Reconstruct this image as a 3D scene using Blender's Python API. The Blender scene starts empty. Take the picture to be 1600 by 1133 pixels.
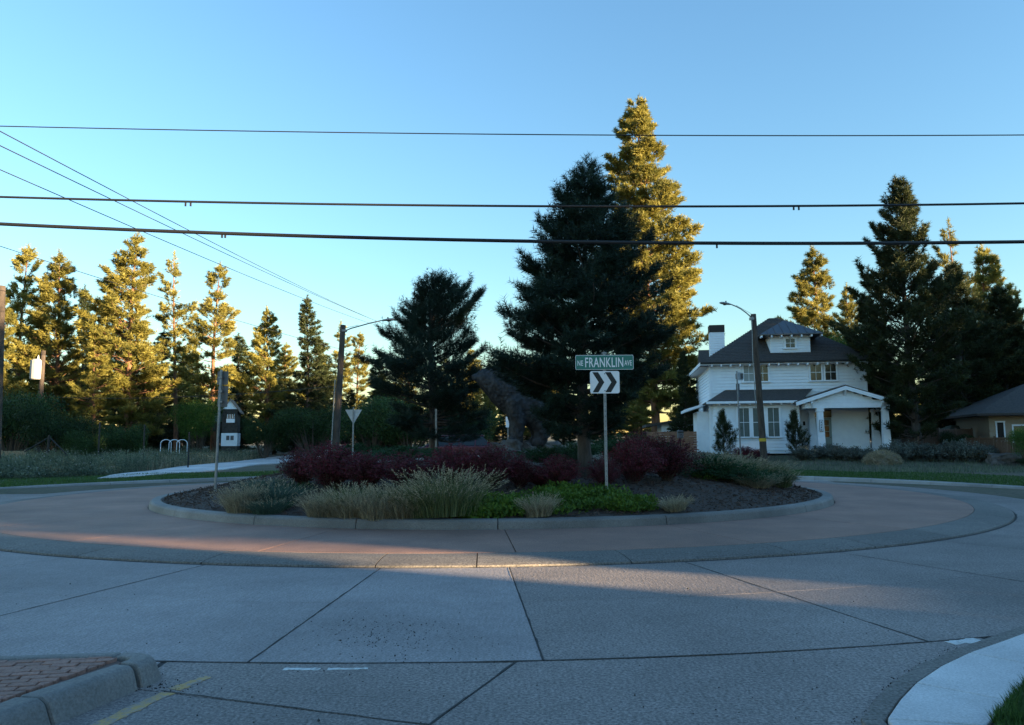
import bpy, bmesh, math, random
import numpy as np
from mathutils import Vector, Matrix

# ------------------------------------------------------------------ camera, sky, sun, exposure
SC = bpy.context.scene
COL = SC.collection
R = math.radians
PITCH = R(6.02)
ROLL = R(0.35)
EYE = 1.6
FOC = 1200.0
cam_data = bpy.data.cameras.new('camera')
cam_data.sensor_width = 36.0
cam_data.lens = 27.0
cam_data.clip_start = 0.05
cam_data.clip_end = 3000
camera = bpy.data.objects.new('camera', cam_data)
_r, _u = Vector((1, 0, 0)), Vector((0, -math.sin(PITCH), math.cos(PITCH)))
_b = Vector((0, -math.cos(PITCH), -math.sin(PITCH)))
_r2, _u2 = _r * math.cos(ROLL) - _u * math.sin(ROLL), _u * math.cos(ROLL) + _r * math.sin(ROLL)
camera.matrix_world = Matrix(((_r2.x, _u2.x, _b.x, 0), (_r2.y, _u2.y, _b.y, 0), (_r2.z, _u2.z, _b.z, EYE), (0, 0, 0, 1)))
COL.objects.link(camera)
SC.camera = camera

SUN_EL = R(6.0)
SUN_H = Vector((0.902, -0.4317, 0))           # horizontal direction towards the sun
SUN_P = Vector((0.4317, 0.902, 0))            # across it
world = bpy.data.worlds.new('World')
SC.world = world
world.use_nodes = True
wn = world.node_tree
sky = wn.nodes.new('ShaderNodeTexSky')
sky.sky_type = 'NISHITA'
sky.sun_disc = False
sky.sun_elevation = SUN_EL
sky.sun_rotation = math.atan2(SUN_H.x, SUN_H.y)
sky.altitude = 1100
sky.air_density = 1.6
sky.dust_density = 0.0
sky.ozone_density = 3.8
wn.links.new(sky.outputs[0], wn.nodes['Background'].inputs[0])
wn.nodes['Background'].inputs[1].default_value = 0.09

sd = bpy.data.lights.new('sun', 'SUN')
sd.energy = 5.0
sd.angle = R(0.5)
sd.color = (1.0, 0.74, 0.42)
sun = bpy.data.objects.new('sun', sd)
to_sun = Vector((SUN_H.x * math.cos(SUN_EL), SUN_H.y * math.cos(SUN_EL), math.sin(SUN_EL)))
sun.rotation_euler = to_sun.to_track_quat('Z', 'Y').to_euler()
sun.location = (40, -20, 30)
COL.objects.link(sun)

SC.render.engine = 'CYCLES'
SC.view_settings.view_transform = 'Standard'
SC.view_settings.look = 'None'
SC.view_settings.gamma = 1.0
SC.view_settings.exposure = 2.72
SC.view_settings.use_curve_mapping = False
SC.cycles.max_bounces = 6
SC.cycles.diffuse_bounces = 3
SC.cycles.transparent_max_bounces = 6

rng = np.random.default_rng(7)
random.seed(7)

# ------------------------------------------------------------------ places
CX, CY = -0.93, 23.95           # middle of the circular carriageway and its apron
IX, IY = -0.52, 22.6            # middle of the planted island
OX, OY, R_FAR = -1.44, 21.0, 17.5   # the outer kerb on the far side
R_BED, R_KERB, R_SLAB, R_LIP, R_MID, R_OUT = 8.86, 9.12, 13.0, 13.75, 15.95, 18.1


def sstep(a, b, x):
    t = min(1.0, max(0.0, (x - a) / (b - a)))
    return t * t * (3 - 2 * t)


def in_bed(x, y, m=0.0):
    return math.hypot(x - IX, y - IY) < R_BED - m


def on_road(x, y):
    return math.hypot(x - OX, y - OY) < R_FAR + 0.3 or (y < 12 and math.hypot(x - CX, y - CY) < 18.4)


def ground(x, y):
    """height of the place at x, y"""
    r = math.hypot(x - IX, y - IY)
    if r < R_BED:
        w = 0.05 * math.sin(x * 1.3 + 1) * math.sin(y * 1.1) * (1 - (r / R_BED) ** 4)
        return 0.27 + 0.93 * (1 - (r / R_BED) ** 2) + w
    r = math.hypot(x - CX, y - CY)
    if r < R_SLAB:
        return 0.12
    if r < R_LIP:
        return 0.05
    if on_road(x, y):
        return 0.0
    return outer(x, y, math.hypot(x - OX, y - OY))


def outer(x, y, r):
    z = -0.03 + 0.18 * sstep(10, 15, y)
    right = sstep(-12, 3, x)
    rise = sstep(38, 52, y)
    z += rise * (0.10 + 0.66 * right)
    z += 0.012 * max(0.0, y - 60)
    z += 0.05 * math.sin(x * 0.6) * math.sin(y * 0.5 + 1) * sstep(19.5, 24, r) * sstep(14, 20, y)
    return z


def ray(px, py):
    p = (px - 800) / FOC
    q = (566.5 - py) / FOC
    u = p * math.cos(ROLL) + q * math.sin(ROLL)
    v = q * math.cos(ROLL) - p * math.sin(ROLL)
    d = Vector((u, math.cos(PITCH) - v * math.sin(PITCH), math.sin(PITCH) + v * math.cos(PITCH)))
    return d / d.y


def at(px, py, Y):
    d = ray(px, py)
    return Vector((d.x * Y, Y, EYE + d.z * Y))


def hit(px, py, y0=3.0, y1=200.0):
    d = ray(px, py)
    y = y0
    while y < y1:
        if EYE + d.z * y < ground(d.x * y, y):
            break
        y += 0.04
    return Vector((d.x * y, y, ground(d.x * y, y)))


def gp(px, py, z=0.0):
    d = ray(px, py); y = (z - EYE) / d.z
    return (d.x * y, y)


def bearing(px, py, z=0.0):
    x, y = gp(px, py, z)
    return math.degrees(math.atan2(y - CY, x - CX))


def on(px, Y):
    """a point on the ground at depth Y in the column px"""
    x = (px - 800) / FOC * Y
    return Vector((x, Y, ground(x, Y)))


# ------------------------------------------------------------------ objects
def tag(o, label=None, cat=None, group=None, kind=None):
    if label: o['label'] = label
    if cat: o['category'] = cat
    if group: o['group'] = group
    if kind: o['kind'] = kind
    return o


def link(name, mesh, parent=None, mat=None, loc=None, rot=None, scale=None):
    o = bpy.data.objects.new(name, mesh)
    COL.objects.link(o)
    if mat is not None and mesh is not None and len(mesh.materials) == 0:
        mesh.materials.append(mat)
    if parent is not None: o.parent = parent
    if loc is not None: o.location = loc
    if rot is not None: o.rotation_euler = rot
    if scale is not None: o.scale = scale if hasattr(scale, '__len__') else (scale,) * 3
    return o


def thing(name, label, cat, loc=(0, 0, 0), rz=0.0, group=None, scale=None):
    o = link(name, None, None, None, loc, (0, 0, rz), scale)
    o.empty_display_size = 0.3
    return tag(o, label, cat, group)


class MB:
    """collects boxes, prisms and tubes for ONE mesh"""

    def __init__(self):
        self.v, self.f = [], []

    def add(self, vs, fs):
        n = len(self.v)
        self.v += [tuple(p) for p in vs]
        self.f += [tuple(i + n for i in f) for f in fs]
        return self

    def box(self, x0, x1, y0, y1, z0, z1, M=None):
        vs = [Vector(p) for p in ((x0, y0, z0), (x1, y0, z0), (x1, y1, z0), (x0, y1, z0),
                                  (x0, y0, z1), (x1, y0, z1), (x1, y1, z1), (x0, y1, z1))]
        if M is not None: vs = [M @ p for p in vs]
        return self.add(vs, [(3, 2, 1, 0), (4, 5, 6, 7), (0, 1, 5, 4), (1, 2, 6, 5), (2, 3, 7, 6), (3, 0, 4, 7)])

    def prism(self, pts, d):
        """closed outline pts (3D) swept by vector d"""
        n = len(pts)
        d = Vector(d)
        vs = [Vector(p) for p in pts] + [Vector(p) + d for p in pts]
        fs = [tuple(range(n))[::-1], tuple(range(n, 2 * n))]
        fs += [(i, (i + 1) % n, (i + 1) % n + n, i + n) for i in range(n)]
        return self.add(vs, fs)

    def tube(self, pts, rad, n=8, caps=True):
        pts = [Vector(p) for p in pts]
        if not hasattr(rad, '__len__'): rad = [rad] * len(pts)
        base = len(self.v)
        up = Vector((0, 0, 1))
        for i, p in enumerate(pts):
            t = (pts[min(i + 1, len(pts) - 1)] - pts[max(i - 1, 0)]).normalized()
            a = t.cross(up) if abs(t.z) < 0.95 else t.cross(Vector((0, 1, 0)))
            a.normalize()
            b = t.cross(a)
            for k in range(n):
                q = 2 * math.pi * k / n
                self.v.append(tuple(p + (a * math.cos(q) + b * math.sin(q)) * rad[i]))
        for i in range(len(pts) - 1):
            for k in range(n):
                k2 = (k + 1) % n
                self.f.append((base + i * n + k, base + (i + 1) * n + k, base + (i + 1) * n + k2, base + i * n + k2))
        if caps:
            self.f.append(tuple(base + k for k in range(n)))
            e = base + (len(pts) - 1) * n
            self.f.append(tuple(e + k for k in range(n))[::-1])
        return self

    def mesh(self, name, mat=None, smooth=False, fix=True):
        m = bpy.data.meshes.new(name)
        m.from_pydata(self.v, [], self.f)
        if fix:
            bm = bmesh.new(); bm.from_mesh(m)
            bmesh.ops.recalc_face_normals(bm, faces=bm.faces)
            bm.to_mesh(m); bm.free()
        if smooth: m.polygons.foreach_set('use_smooth', [True] * len(m.polygons))
        if mat is not None: m.materials.append(mat)
        m.update()
        return m

    def build(self, name, mat=None, parent=None, smooth=False, bevel=0.0, fix=True):
        o = link(name, self.mesh(name, mat, smooth, fix), parent)
        if bevel:
            b = o.modifiers.new('bevel', 'BEVEL'); b.width = bevel; b.segments = 2; b.limit_method = 'ANGLE'
        return o


def tri_mesh(name, tris, val=None, mat=None):
    """tris: (n,3,3) array; val: (n,) value per triangle stored as attribute v"""
    tris = np.asarray(tris, dtype=np.float32)
    n = len(tris)
    m = bpy.data.meshes.new(name)
    m.vertices.add(n * 3)
    m.vertices.foreach_set('co', tris.reshape(-1))
    m.loops.add(n * 3)
    m.loops.foreach_set('vertex_index', np.arange(n * 3, dtype=np.int32))
    m.polygons.add(n)
    m.polygons.foreach_set('loop_start', np.arange(0, n * 3, 3, dtype=np.int32))
    m.polygons.foreach_set('loop_total', np.full(n, 3, dtype=np.int32))
    m.update()
    m.validate()
    if val is not None:
        a = m.attributes.new('v', 'FLOAT', 'POINT')
        a.data.foreach_set('value', np.repeat(np.asarray(val, dtype=np.float32), 3))
    if mat is not None: m.materials.append(mat)
    return m


# ------------------------------------------------------------------ materials
def newmat(name):
    m = bpy.data.materials.new(name)
    m.use_nodes = True
    nt = m.node_tree
    return m, nt, nt.nodes['Principled BSDF']


def N(nt, kind, **kw):
    n = nt.nodes.new('ShaderNode' + kind)
    for k, v in kw.items():
        if k in n.inputs: n.inputs[k].default_value = v
        else: setattr(n, k, v)
    return n


def mixc(nt, fac, a, b, blend='MIX'):
    m = nt.nodes.new('ShaderNodeMix')
    m.data_type = 'RGBA'; m.blend_type = blend
    for sock, val in ((m.inputs[0], fac), (m.inputs[6], a), (m.inputs[7], b)):
        if isinstance(val, (int, float)): sock.default_value = val
        elif isinstance(val, tuple): sock.default_value = (*val, 1.0)
        else: nt.links.new(val, sock)
    return m.outputs[2]


def ramp(nt, val, lo, hi):
    r = nt.nodes.new('ShaderNodeMapRange')
    nt.links.new(val, r.inputs[0])
    r.inputs[1].default_value = lo; r.inputs[2].default_value = hi
    return r.outputs[0]


def noise(nt, scale, detail=4.0, rough=0.55, coord='Object', vec=None, stretch=None):
    tc = nt.nodes.new('ShaderNodeTexCoord')
    src = tc.outputs[coord]
    if stretch:
        mp = nt.nodes.new('ShaderNodeMapping'); mp.inputs['Scale'].default_value = stretch
        nt.links.new(src, mp.inputs[0]); src = mp.outputs[0]
    n = nt.nodes.new('ShaderNodeTexNoise')
    n.inputs['Scale'].default_value = scale
    n.inputs['Detail'].default_value = detail
    n.inputs['Roughness'].default_value = rough
    nt.links.new(src, n.inputs['Vector'])
    return n.outputs['Fac']


def bump(nt, b, val, strength=0.3, dist=0.01):
    n = nt.nodes.new('ShaderNodeBump')
    n.inputs['Strength'].default_value = strength
    n.inputs['Distance'].default_value = dist
    nt.links.new(val, n.inputs['Height'])
    nt.links.new(n.outputs[0], b.inputs['Normal'])


def flat(name, col, rough=0.6, metal=0.0, var=0.12, scale=6.0, bmp=0.0, stretch=None):
    m, nt, b = newmat(name)
    f = noise(nt, scale, 5, 0.6, stretch=stretch)
    f2 = ramp(nt, f, 0.3, 0.7)
    lo = tuple(c * (1 - var) for c in col); hi = tuple(min(1, c * (1 + var)) for c in col)
    nt.links.new(mixc(nt, f2, lo, hi), b.inputs['Base Color'])
    b.inputs['Roughness'].default_value = rough
    b.inputs['Metallic'].default_value = metal
    if bmp: bump(nt, b, f, bmp, 0.02)
    return m


def concrete(name, col, grain=0.25, speck=90.0, tint=None, broom=None, stain=0.25, piece=0.0):
    """poured concrete: aggregate grain, broad stains, optional broom lines"""
    m, nt, b = newmat(name)
    g = noise(nt, speck, 3, 0.7, 'Object')
    g2 = ramp(nt, g, 0.33, 0.67)
    s = ramp(nt, noise(nt, 0.45, 5, 0.62), 0.32, 0.68)
    s2 = ramp(nt, noise(nt, 2.3, 6, 0.7), 0.3, 0.72)
    c0 = mixc(nt, g2, tuple(c * (1 - grain) for c in col), tuple(c * (1 + grain) for c in col))
    c1 = mixc(nt, s, tuple((1 - stain,) * 3), (1, 1, 1))
    c = mixc(nt, 1.0, c0, c1, 'MULTIPLY')
    c2 = mixc(nt, s2, tuple((1 - stain * 0.5,) * 3), (1.0, 1.0, 1.0))
    c = mixc(nt, 1.0, c, c2, 'MULTIPLY')
    s3 = ramp(nt, noise(nt, 0.16, 3, 0.6), 0.38, 0.62)
    c = mixc(nt, 1.0, c, mixc(nt, s3, tuple((1 - stain * 0.7,) * 3), (1.08, 1.08, 1.08)), 'MULTIPLY')
    if tint:
        c = mixc(nt, ramp(nt, noise(nt, 0.7, 5, 0.65), 0.35, 0.65), c, mixc(nt, 1.0, c, tint, 'MULTIPLY'))
    # dark pits and gravel crumbs
    vor = nt.nodes.new('ShaderNodeTexVoronoi'); vor.inputs['Scale'].default_value = 9.0
    vor.inputs['Randomness'].default_value = 1.0
    tc = nt.nodes.new('ShaderNodeTexCoord'); nt.links.new(tc.outputs['Object'], vor.inputs['Vector'])
    pit = ramp(nt, vor.outputs['Distance'], 0.05, 0.10)
    patch = ramp(nt, noise(nt, 0.9, 3, 0.5), 0.52, 0.62)
    pm = nt.nodes.new('ShaderNodeMath'); pm.operation = 'MAXIMUM'
    inv = nt.nodes.new('ShaderNodeMath'); inv.operation = 'SUBTRACT'; inv.inputs[0].default_value = 1.0
    nt.links.new(patch, inv.inputs[1]); nt.links.new(pit, pm.inputs[0]); nt.links.new(inv.outputs[0], pm.inputs[1])
    c = mixc(nt, pm.outputs[0], mixc(nt, 1.0, c, (0.35, 0.35, 0.35), 'MULTIPLY'), c)
    if piece:
        oi = nt.nodes.new('ShaderNodeObjectInfo')
        c = mixc(nt, 1.0, c, mixc(nt, oi.outputs['Random'], tuple((1 - piece,) * 3), (1, 1, 1)), 'MULTIPLY')
    nt.links.new(c, b.inputs['Base Color'])
    b.inputs['Roughness'].default_value = 0.75
    h = g
    if broom:
        w = noise(nt, 1.0, 2, 0.5, stretch=broom)
        mx = nt.nodes.new('ShaderNodeMath'); mx.operation = 'ADD'
        nt.links.new(g, mx.inputs[0]); nt.links.new(w, mx.inputs[1]); h = mx.outputs[0]
        c = mixc(nt, 1.0, c, mixc(nt, ramp(nt, w, 0.35, 0.65), (0.88, 0.88, 0.88), (1.06, 1.06, 1.06)), 'MULTIPLY')
        nt.links.new(c, b.inputs['Base Color'])
    bump(nt, b, h, 0.5, 0.006)
    return m


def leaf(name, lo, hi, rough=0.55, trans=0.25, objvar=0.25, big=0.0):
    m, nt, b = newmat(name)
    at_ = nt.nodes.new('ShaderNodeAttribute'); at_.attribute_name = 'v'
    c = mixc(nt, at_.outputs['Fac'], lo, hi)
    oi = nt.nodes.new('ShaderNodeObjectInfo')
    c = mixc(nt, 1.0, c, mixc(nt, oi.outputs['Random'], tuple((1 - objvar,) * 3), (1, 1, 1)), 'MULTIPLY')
    if big:
        c = mixc(nt, ramp(nt, noise(nt, big, 3, 0.5), 0.4, 0.6), mixc(nt, 1.0, c, (0.65, 0.7, 0.7), 'MULTIPLY'), c)
    nt.links.new(c, b.inputs['Base Color'])
    b.inputs['Roughness'].default_value = rough
    b.inputs['Specular IOR Level'].default_value = 0.25
    if trans:
        tr = nt.nodes.new('ShaderNodeBsdfTranslucent')
        nt.links.new(c, tr.inputs['Color'])
        mx = nt.nodes.new('ShaderNodeMixShader'); mx.inputs[0].default_value = trans
        nt.links.new(b.outputs[0], mx.inputs[1]); nt.links.new(tr.outputs[0], mx.inputs[2])
        nt.links.new(mx.outputs[0], nt.nodes['Material Output'].inputs[0])
    return m


def bark(name, col, scale=5.0):
    m, nt, b = newmat(name)
    f = noise(nt, scale, 6, 0.7, stretch=(1.0, 1.0, 0.22))
    nt.links.new(mixc(nt, ramp(nt, f, 0.35, 0.65), tuple(c * 0.35 for c in col), col), b.inputs['Base Color'])
    b.inputs['Roughness'].default_value = 0.9
    bump(nt, b, f, 0.9, 0.05)
    return m


def glass(name, col=(0.012, 0.016, 0.02), rough=0.06):
    m, nt, b = newmat(name)
    b.inputs['Base Color'].default_value = (*col, 1)
    b.inputs['Roughness'].default_value = rough
    b.inputs['IOR'].default_value = 1.5
    return m


M = {}
M['road'] = concrete('road_concrete', (0.315, 0.265, 0.245), 0.62, 46, broom=(26, 7, 1), stain=0.30, piece=0.14)
M['road_smooth'] = concrete('smooth_road_concrete', (0.395, 0.35, 0.345), 0.38, 50, broom=(30, 6, 1), stain=0.30, piece=0.10)
M['apron'] = concrete('red_concrete', (0.42, 0.235, 0.175), 0.36, 75, tint=(0.82, 0.86, 0.9), stain=0.30, piece=0.12)
M['lip'] = concrete('aggregate_concrete', (0.21, 0.185, 0.165), 0.6, 38, stain=0.3, piece=0.15)
M['kerb'] = concrete('kerb_concrete', (0.31, 0.285, 0.265), 0.25, 55, stain=0.45, piece=0.12)
M['outer_kerb'] = concrete('pale_kerb_concrete', (0.42, 0.40, 0.385), 0.18, 55, stain=0.35, piece=0.12)
M['walk'] = concrete('sidewalk_concrete', (0.78, 0.75, 0.74), 0.2, 70, stain=0.34, piece=0.08)
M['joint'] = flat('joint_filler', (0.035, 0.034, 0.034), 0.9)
M['brick_concrete'] = concrete('stamped_red_concrete', (0.46, 0.23, 0.17), 0.3, 40, tint=(0.75, 0.8, 0.85), stain=0.3, piece=0.25)
def worn_paint(name, col, base=(0.30, 0.26, 0.24), lo=0.40, hi=0.56):
    m, nt, b = newmat(name)
    f = ramp(nt, noise(nt, 16, 7, 0.72), lo, hi)
    g = ramp(nt, noise(nt, 70, 3, 0.7), 0.3, 0.7)
    c = mixc(nt, f, base, col)
    c = mixc(nt, 1.0, c, mixc(nt, g, (0.78, 0.78, 0.78), (1.05, 1.05, 1.05)), 'MULTIPLY')
    nt.links.new(c, b.inputs['Base Color']); b.inputs['Roughness'].default_value = 0.75
    return m


M['yellow'] = worn_paint('worn_yellow_paint', (0.50, 0.31, 0.11))
M['white_line'] = worn_paint('worn_white_paint', (0.66, 0.66, 0.65), lo=0.36, hi=0.52)
M['white'] = flat('white_house_paint', (0.82, 0.89, 0.97), 0.55, var=0.05, scale=2.5)
M['trim'] = flat('white_trim_paint', (0.84, 0.90, 0.97), 0.5, var=0.03)
M['shingle'] = flat('dark_shingle', (0.062, 0.054, 0.050), 0.9, var=0.55, scale=9, stretch=(1, 1, 5))
M['metal_roof'] = flat('standing_seam_metal', (0.075, 0.085, 0.10), 0.4, 0.4, var=0.12)
M['black'] = flat('black_paint', (0.012, 0.012, 0.013), 0.6)
M['glass'] = glass('window_glass')
M['blind'] = flat('pale_blind', (0.30, 0.33, 0.32), 0.7, var=0.06)
M['door_green'] = flat('grey_green_door', (0.17, 0.24, 0.235), 0.45, var=0.06)
M['galv'] = flat('galvanised_steel', (0.24, 0.25, 0.26), 0.5, 0.6, var=0.25, scale=9)
M['alu'] = flat('sign_back_aluminium', (0.42, 0.43, 0.45), 0.5, 0.4, var=0.12, scale=5)
M['sign_dark'] = flat('dark_sign_back', (0.10, 0.105, 0.115), 0.6, 0.2, var=0.2)
M['sign_green'] = flat('green_sign_sheeting', (0.003, 0.165, 0.13), 0.4, var=0.06)
M['sign_white'] = flat('white_sign_sheeting', (0.78, 0.78, 0.80), 0.4, var=0.05)
M['pole_wood'] = bark('creosote_pole', (0.10, 0.075, 0.06), 6)
M['wire'] = flat('black_cable', (0.010, 0.010, 0.012), 0.6)
M['bark_dark'] = bark('grey_bark', (0.12, 0.095, 0.08))
M['bark_red'] = bark('ponderosa_bark', (0.26, 0.125, 0.07), 3)
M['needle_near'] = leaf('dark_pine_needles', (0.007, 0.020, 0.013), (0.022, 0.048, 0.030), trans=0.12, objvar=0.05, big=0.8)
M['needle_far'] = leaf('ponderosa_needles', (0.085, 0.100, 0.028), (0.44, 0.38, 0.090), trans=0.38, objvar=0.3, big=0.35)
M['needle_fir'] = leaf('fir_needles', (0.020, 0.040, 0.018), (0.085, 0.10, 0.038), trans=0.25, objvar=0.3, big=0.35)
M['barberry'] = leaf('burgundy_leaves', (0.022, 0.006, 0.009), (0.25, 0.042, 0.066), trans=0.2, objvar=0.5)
M['juniper'] = leaf('juniper_sprays', (0.012, 0.040, 0.018), (0.045, 0.115, 0.040), trans=0.2)
M['cover'] = leaf('bright_ground_cover', (0.025, 0.075, 0.014), (0.17, 0.27, 0.035), trans=0.25, big=1.2)
M['reed'] = leaf('green_reed_grass', (0.060, 0.095, 0.035), (0.29, 0.29, 0.125), trans=0.3, objvar=0.2)
M['bluegrass'] = leaf('blue_green_grass', (0.045, 0.085, 0.065), (0.15, 0.21, 0.14), trans=0.3, objvar=0.2)
M['straw'] = leaf('dry_straw_grass', (0.20, 0.17, 0.11), (0.60, 0.50, 0.33), trans=0.3, objvar=0.2)
M['lawn'] = leaf('mown_grass', (0.030, 0.070, 0.018), (0.085, 0.165, 0.035), trans=0.3)
M['weed'] = leaf('grey_green_weeds', (0.065, 0.095, 0.060), (0.30, 0.34, 0.22), trans=0.3, big=0.5)
M['broadleaf'] = leaf('green_leaves', (0.020, 0.050, 0.018), (0.085, 0.150, 0.045), trans=0.3, objvar=0.45, big=0.9)
M['broadleaf_bright'] = leaf('bright_green_leaves', (0.030, 0.080, 0.014), (0.11, 0.20, 0.035), trans=0.35, objvar=0.2)
M['sage'] = leaf('sagebrush_leaves', (0.060, 0.078, 0.066), (0.20, 0.225, 0.19), trans=0.2, objvar=0.25)
M['twig'] = flat('grey_twig', (0.085, 0.065, 0.050), 0.9)
M['mulch'] = flat('bark_mulch', (0.060, 0.042, 0.034), 0.95, var=0.5, scale=22, bmp=0.8)
M['chip'] = leaf('mulch_chips', (0.030, 0.020, 0.016), (0.135, 0.090, 0.070), rough=0.9, trans=0.0, objvar=0.0)
M['stone'] = flat('lava_rock', (0.10, 0.088, 0.080), 0.9, var=0.5, scale=5, bmp=0.8)
M['cedar'] = flat('cedar_board', (0.25, 0.135, 0.085), 0.8, var=0.35, scale=3, stretch=(0.4, 6, 6))
M['grey_board'] = flat('weathered_board', (0.17, 0.125, 0.105), 0.85, var=0.35, scale=3, stretch=(6, 6, 0.4))
M['brown_board'] = flat('brown_stained_board', (0.13, 0.072, 0.042), 0.8, var=0.35, scale=3, stretch=(6, 6, 0.4))
M['tan'] = flat('tan_siding_paint', (0.36, 0.29, 0.21), 0.7, var=0.06)
M['canopy'] = flat('green_canopy_cloth', (0.10, 0.13, 0.10), 0.9)
M['car_paint'] = flat('maroon_car_paint', (0.10, 0.03, 0.045), 0.22, 0.3, var=0.05)
M['tyre'] = flat('tyre_rubber', (0.015, 0.015, 0.015), 0.9)

# ------------------------------------------------------------------ ground
def ground_material():
    m, nt, b = newmat('dry_soil_and_grass')
    a = ramp(nt, noise(nt, 0.35, 6, 0.65), 0.35, 0.65)
    d = ramp(nt, noise(nt, 6.0, 6, 0.7), 0.3, 0.7)
    c = mixc(nt, a, (0.15, 0.115, 0.085), (0.085, 0.085, 0.045))
    c = mixc(nt, 1.0, c, mixc(nt, d, (0.6, 0.6, 0.6), (1.15, 1.15, 1.15)), 'MULTIPLY')
    nt.links.new(c, b.inputs['Base Color']); b.inputs['Roughness'].default_value = 0.95
    bump(nt, b, noise(nt, 9.0, 6, 0.7), 0.8, 0.05)
    return m


def build_ground():
    rad = [0.0, 9, 14, 17.9, 18.46, 18.7, 19.5, 20.5, 22, 24, 26, 28, 30, 33, 36, 40, 45, 50, 60, 75, 100, 140, 200, 300, 500, 900]
    n = 120
    mb = MB()
    for r in rad:
        for k in range(n):
            q = 2 * math.pi * k / n
            x, y = CX + r * math.cos(q), CY + r * math.sin(q)
            ro_ = math.hypot(x - OX, y - OY)
            mb.v.append((x, y, -0.06 if (ro_ < R_FAR + 0.5 or (y < 12 and r < 18.45)) else outer(x, y, ro_)))
    for i in range(len(rad) - 1):
        for k in range(n):
            k2 = (k + 1) % n
            mb.f.append((i * n + k, (i + 1) * n + k, (i + 1) * n + k2, i * n + k2))
    tag(mb.build('ground', ground_material(), smooth=True, fix=False), kind='structure')


build_ground()


def pol(r, a, c=None):
    q = R(a)
    cx, cy = c or (CX, CY)
    return cx + r * math.cos(q), cy + r * math.sin(q)


def to_island(a, r):
    """distance from the middle of the carriageway to the circle r round the island"""
    q = R(a); ux, uy = math.cos(q), math.sin(q)
    dx, dy = CX - IX, CY - IY
    m = ux * dx + uy * dy
    return -m + math.sqrt(m * m - (dx * dx + dy * dy - r * r))


def sector(name, r0, r1, a0, a1, z0, z1, mat, parent, gap=0.012, drop=0.10, step=2.2, bevel=0.006, inner_drop=None):
    """a poured piece between two radii and two angles, tops z0 (inner) to z1 (outer)"""
    g0 = math.degrees(gap / 2 / r1)
    a0 += g0; a1 -= g0
    n = max(1, int(round((a1 - a0) / step)))
    mb = MB()
    for k in range(n + 1):
        a = a0 + (a1 - a0) * k / n
        rr = r0(a) if callable(r0) else r0
        for r, z in ((rr, z0), (r1, z1), (r1, min(z0, z1) - drop), (rr, min(z0, z1) - drop)):
            mb.v.append((*pol(r, a), z))
    for k in range(n):
        p, q = 4 * k, 4 * k + 4
        for i in range(4):
            j = (i + 1) % 4
            mb.f.append((p + i, p + j, q + j, q + i))
    mb.f.append((3, 2, 1, 0)); e = 4 * n
    mb.f.append((e, e + 1, e + 2, e + 3))
    return mb.build(name, mat, parent, bevel=bevel)


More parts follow.
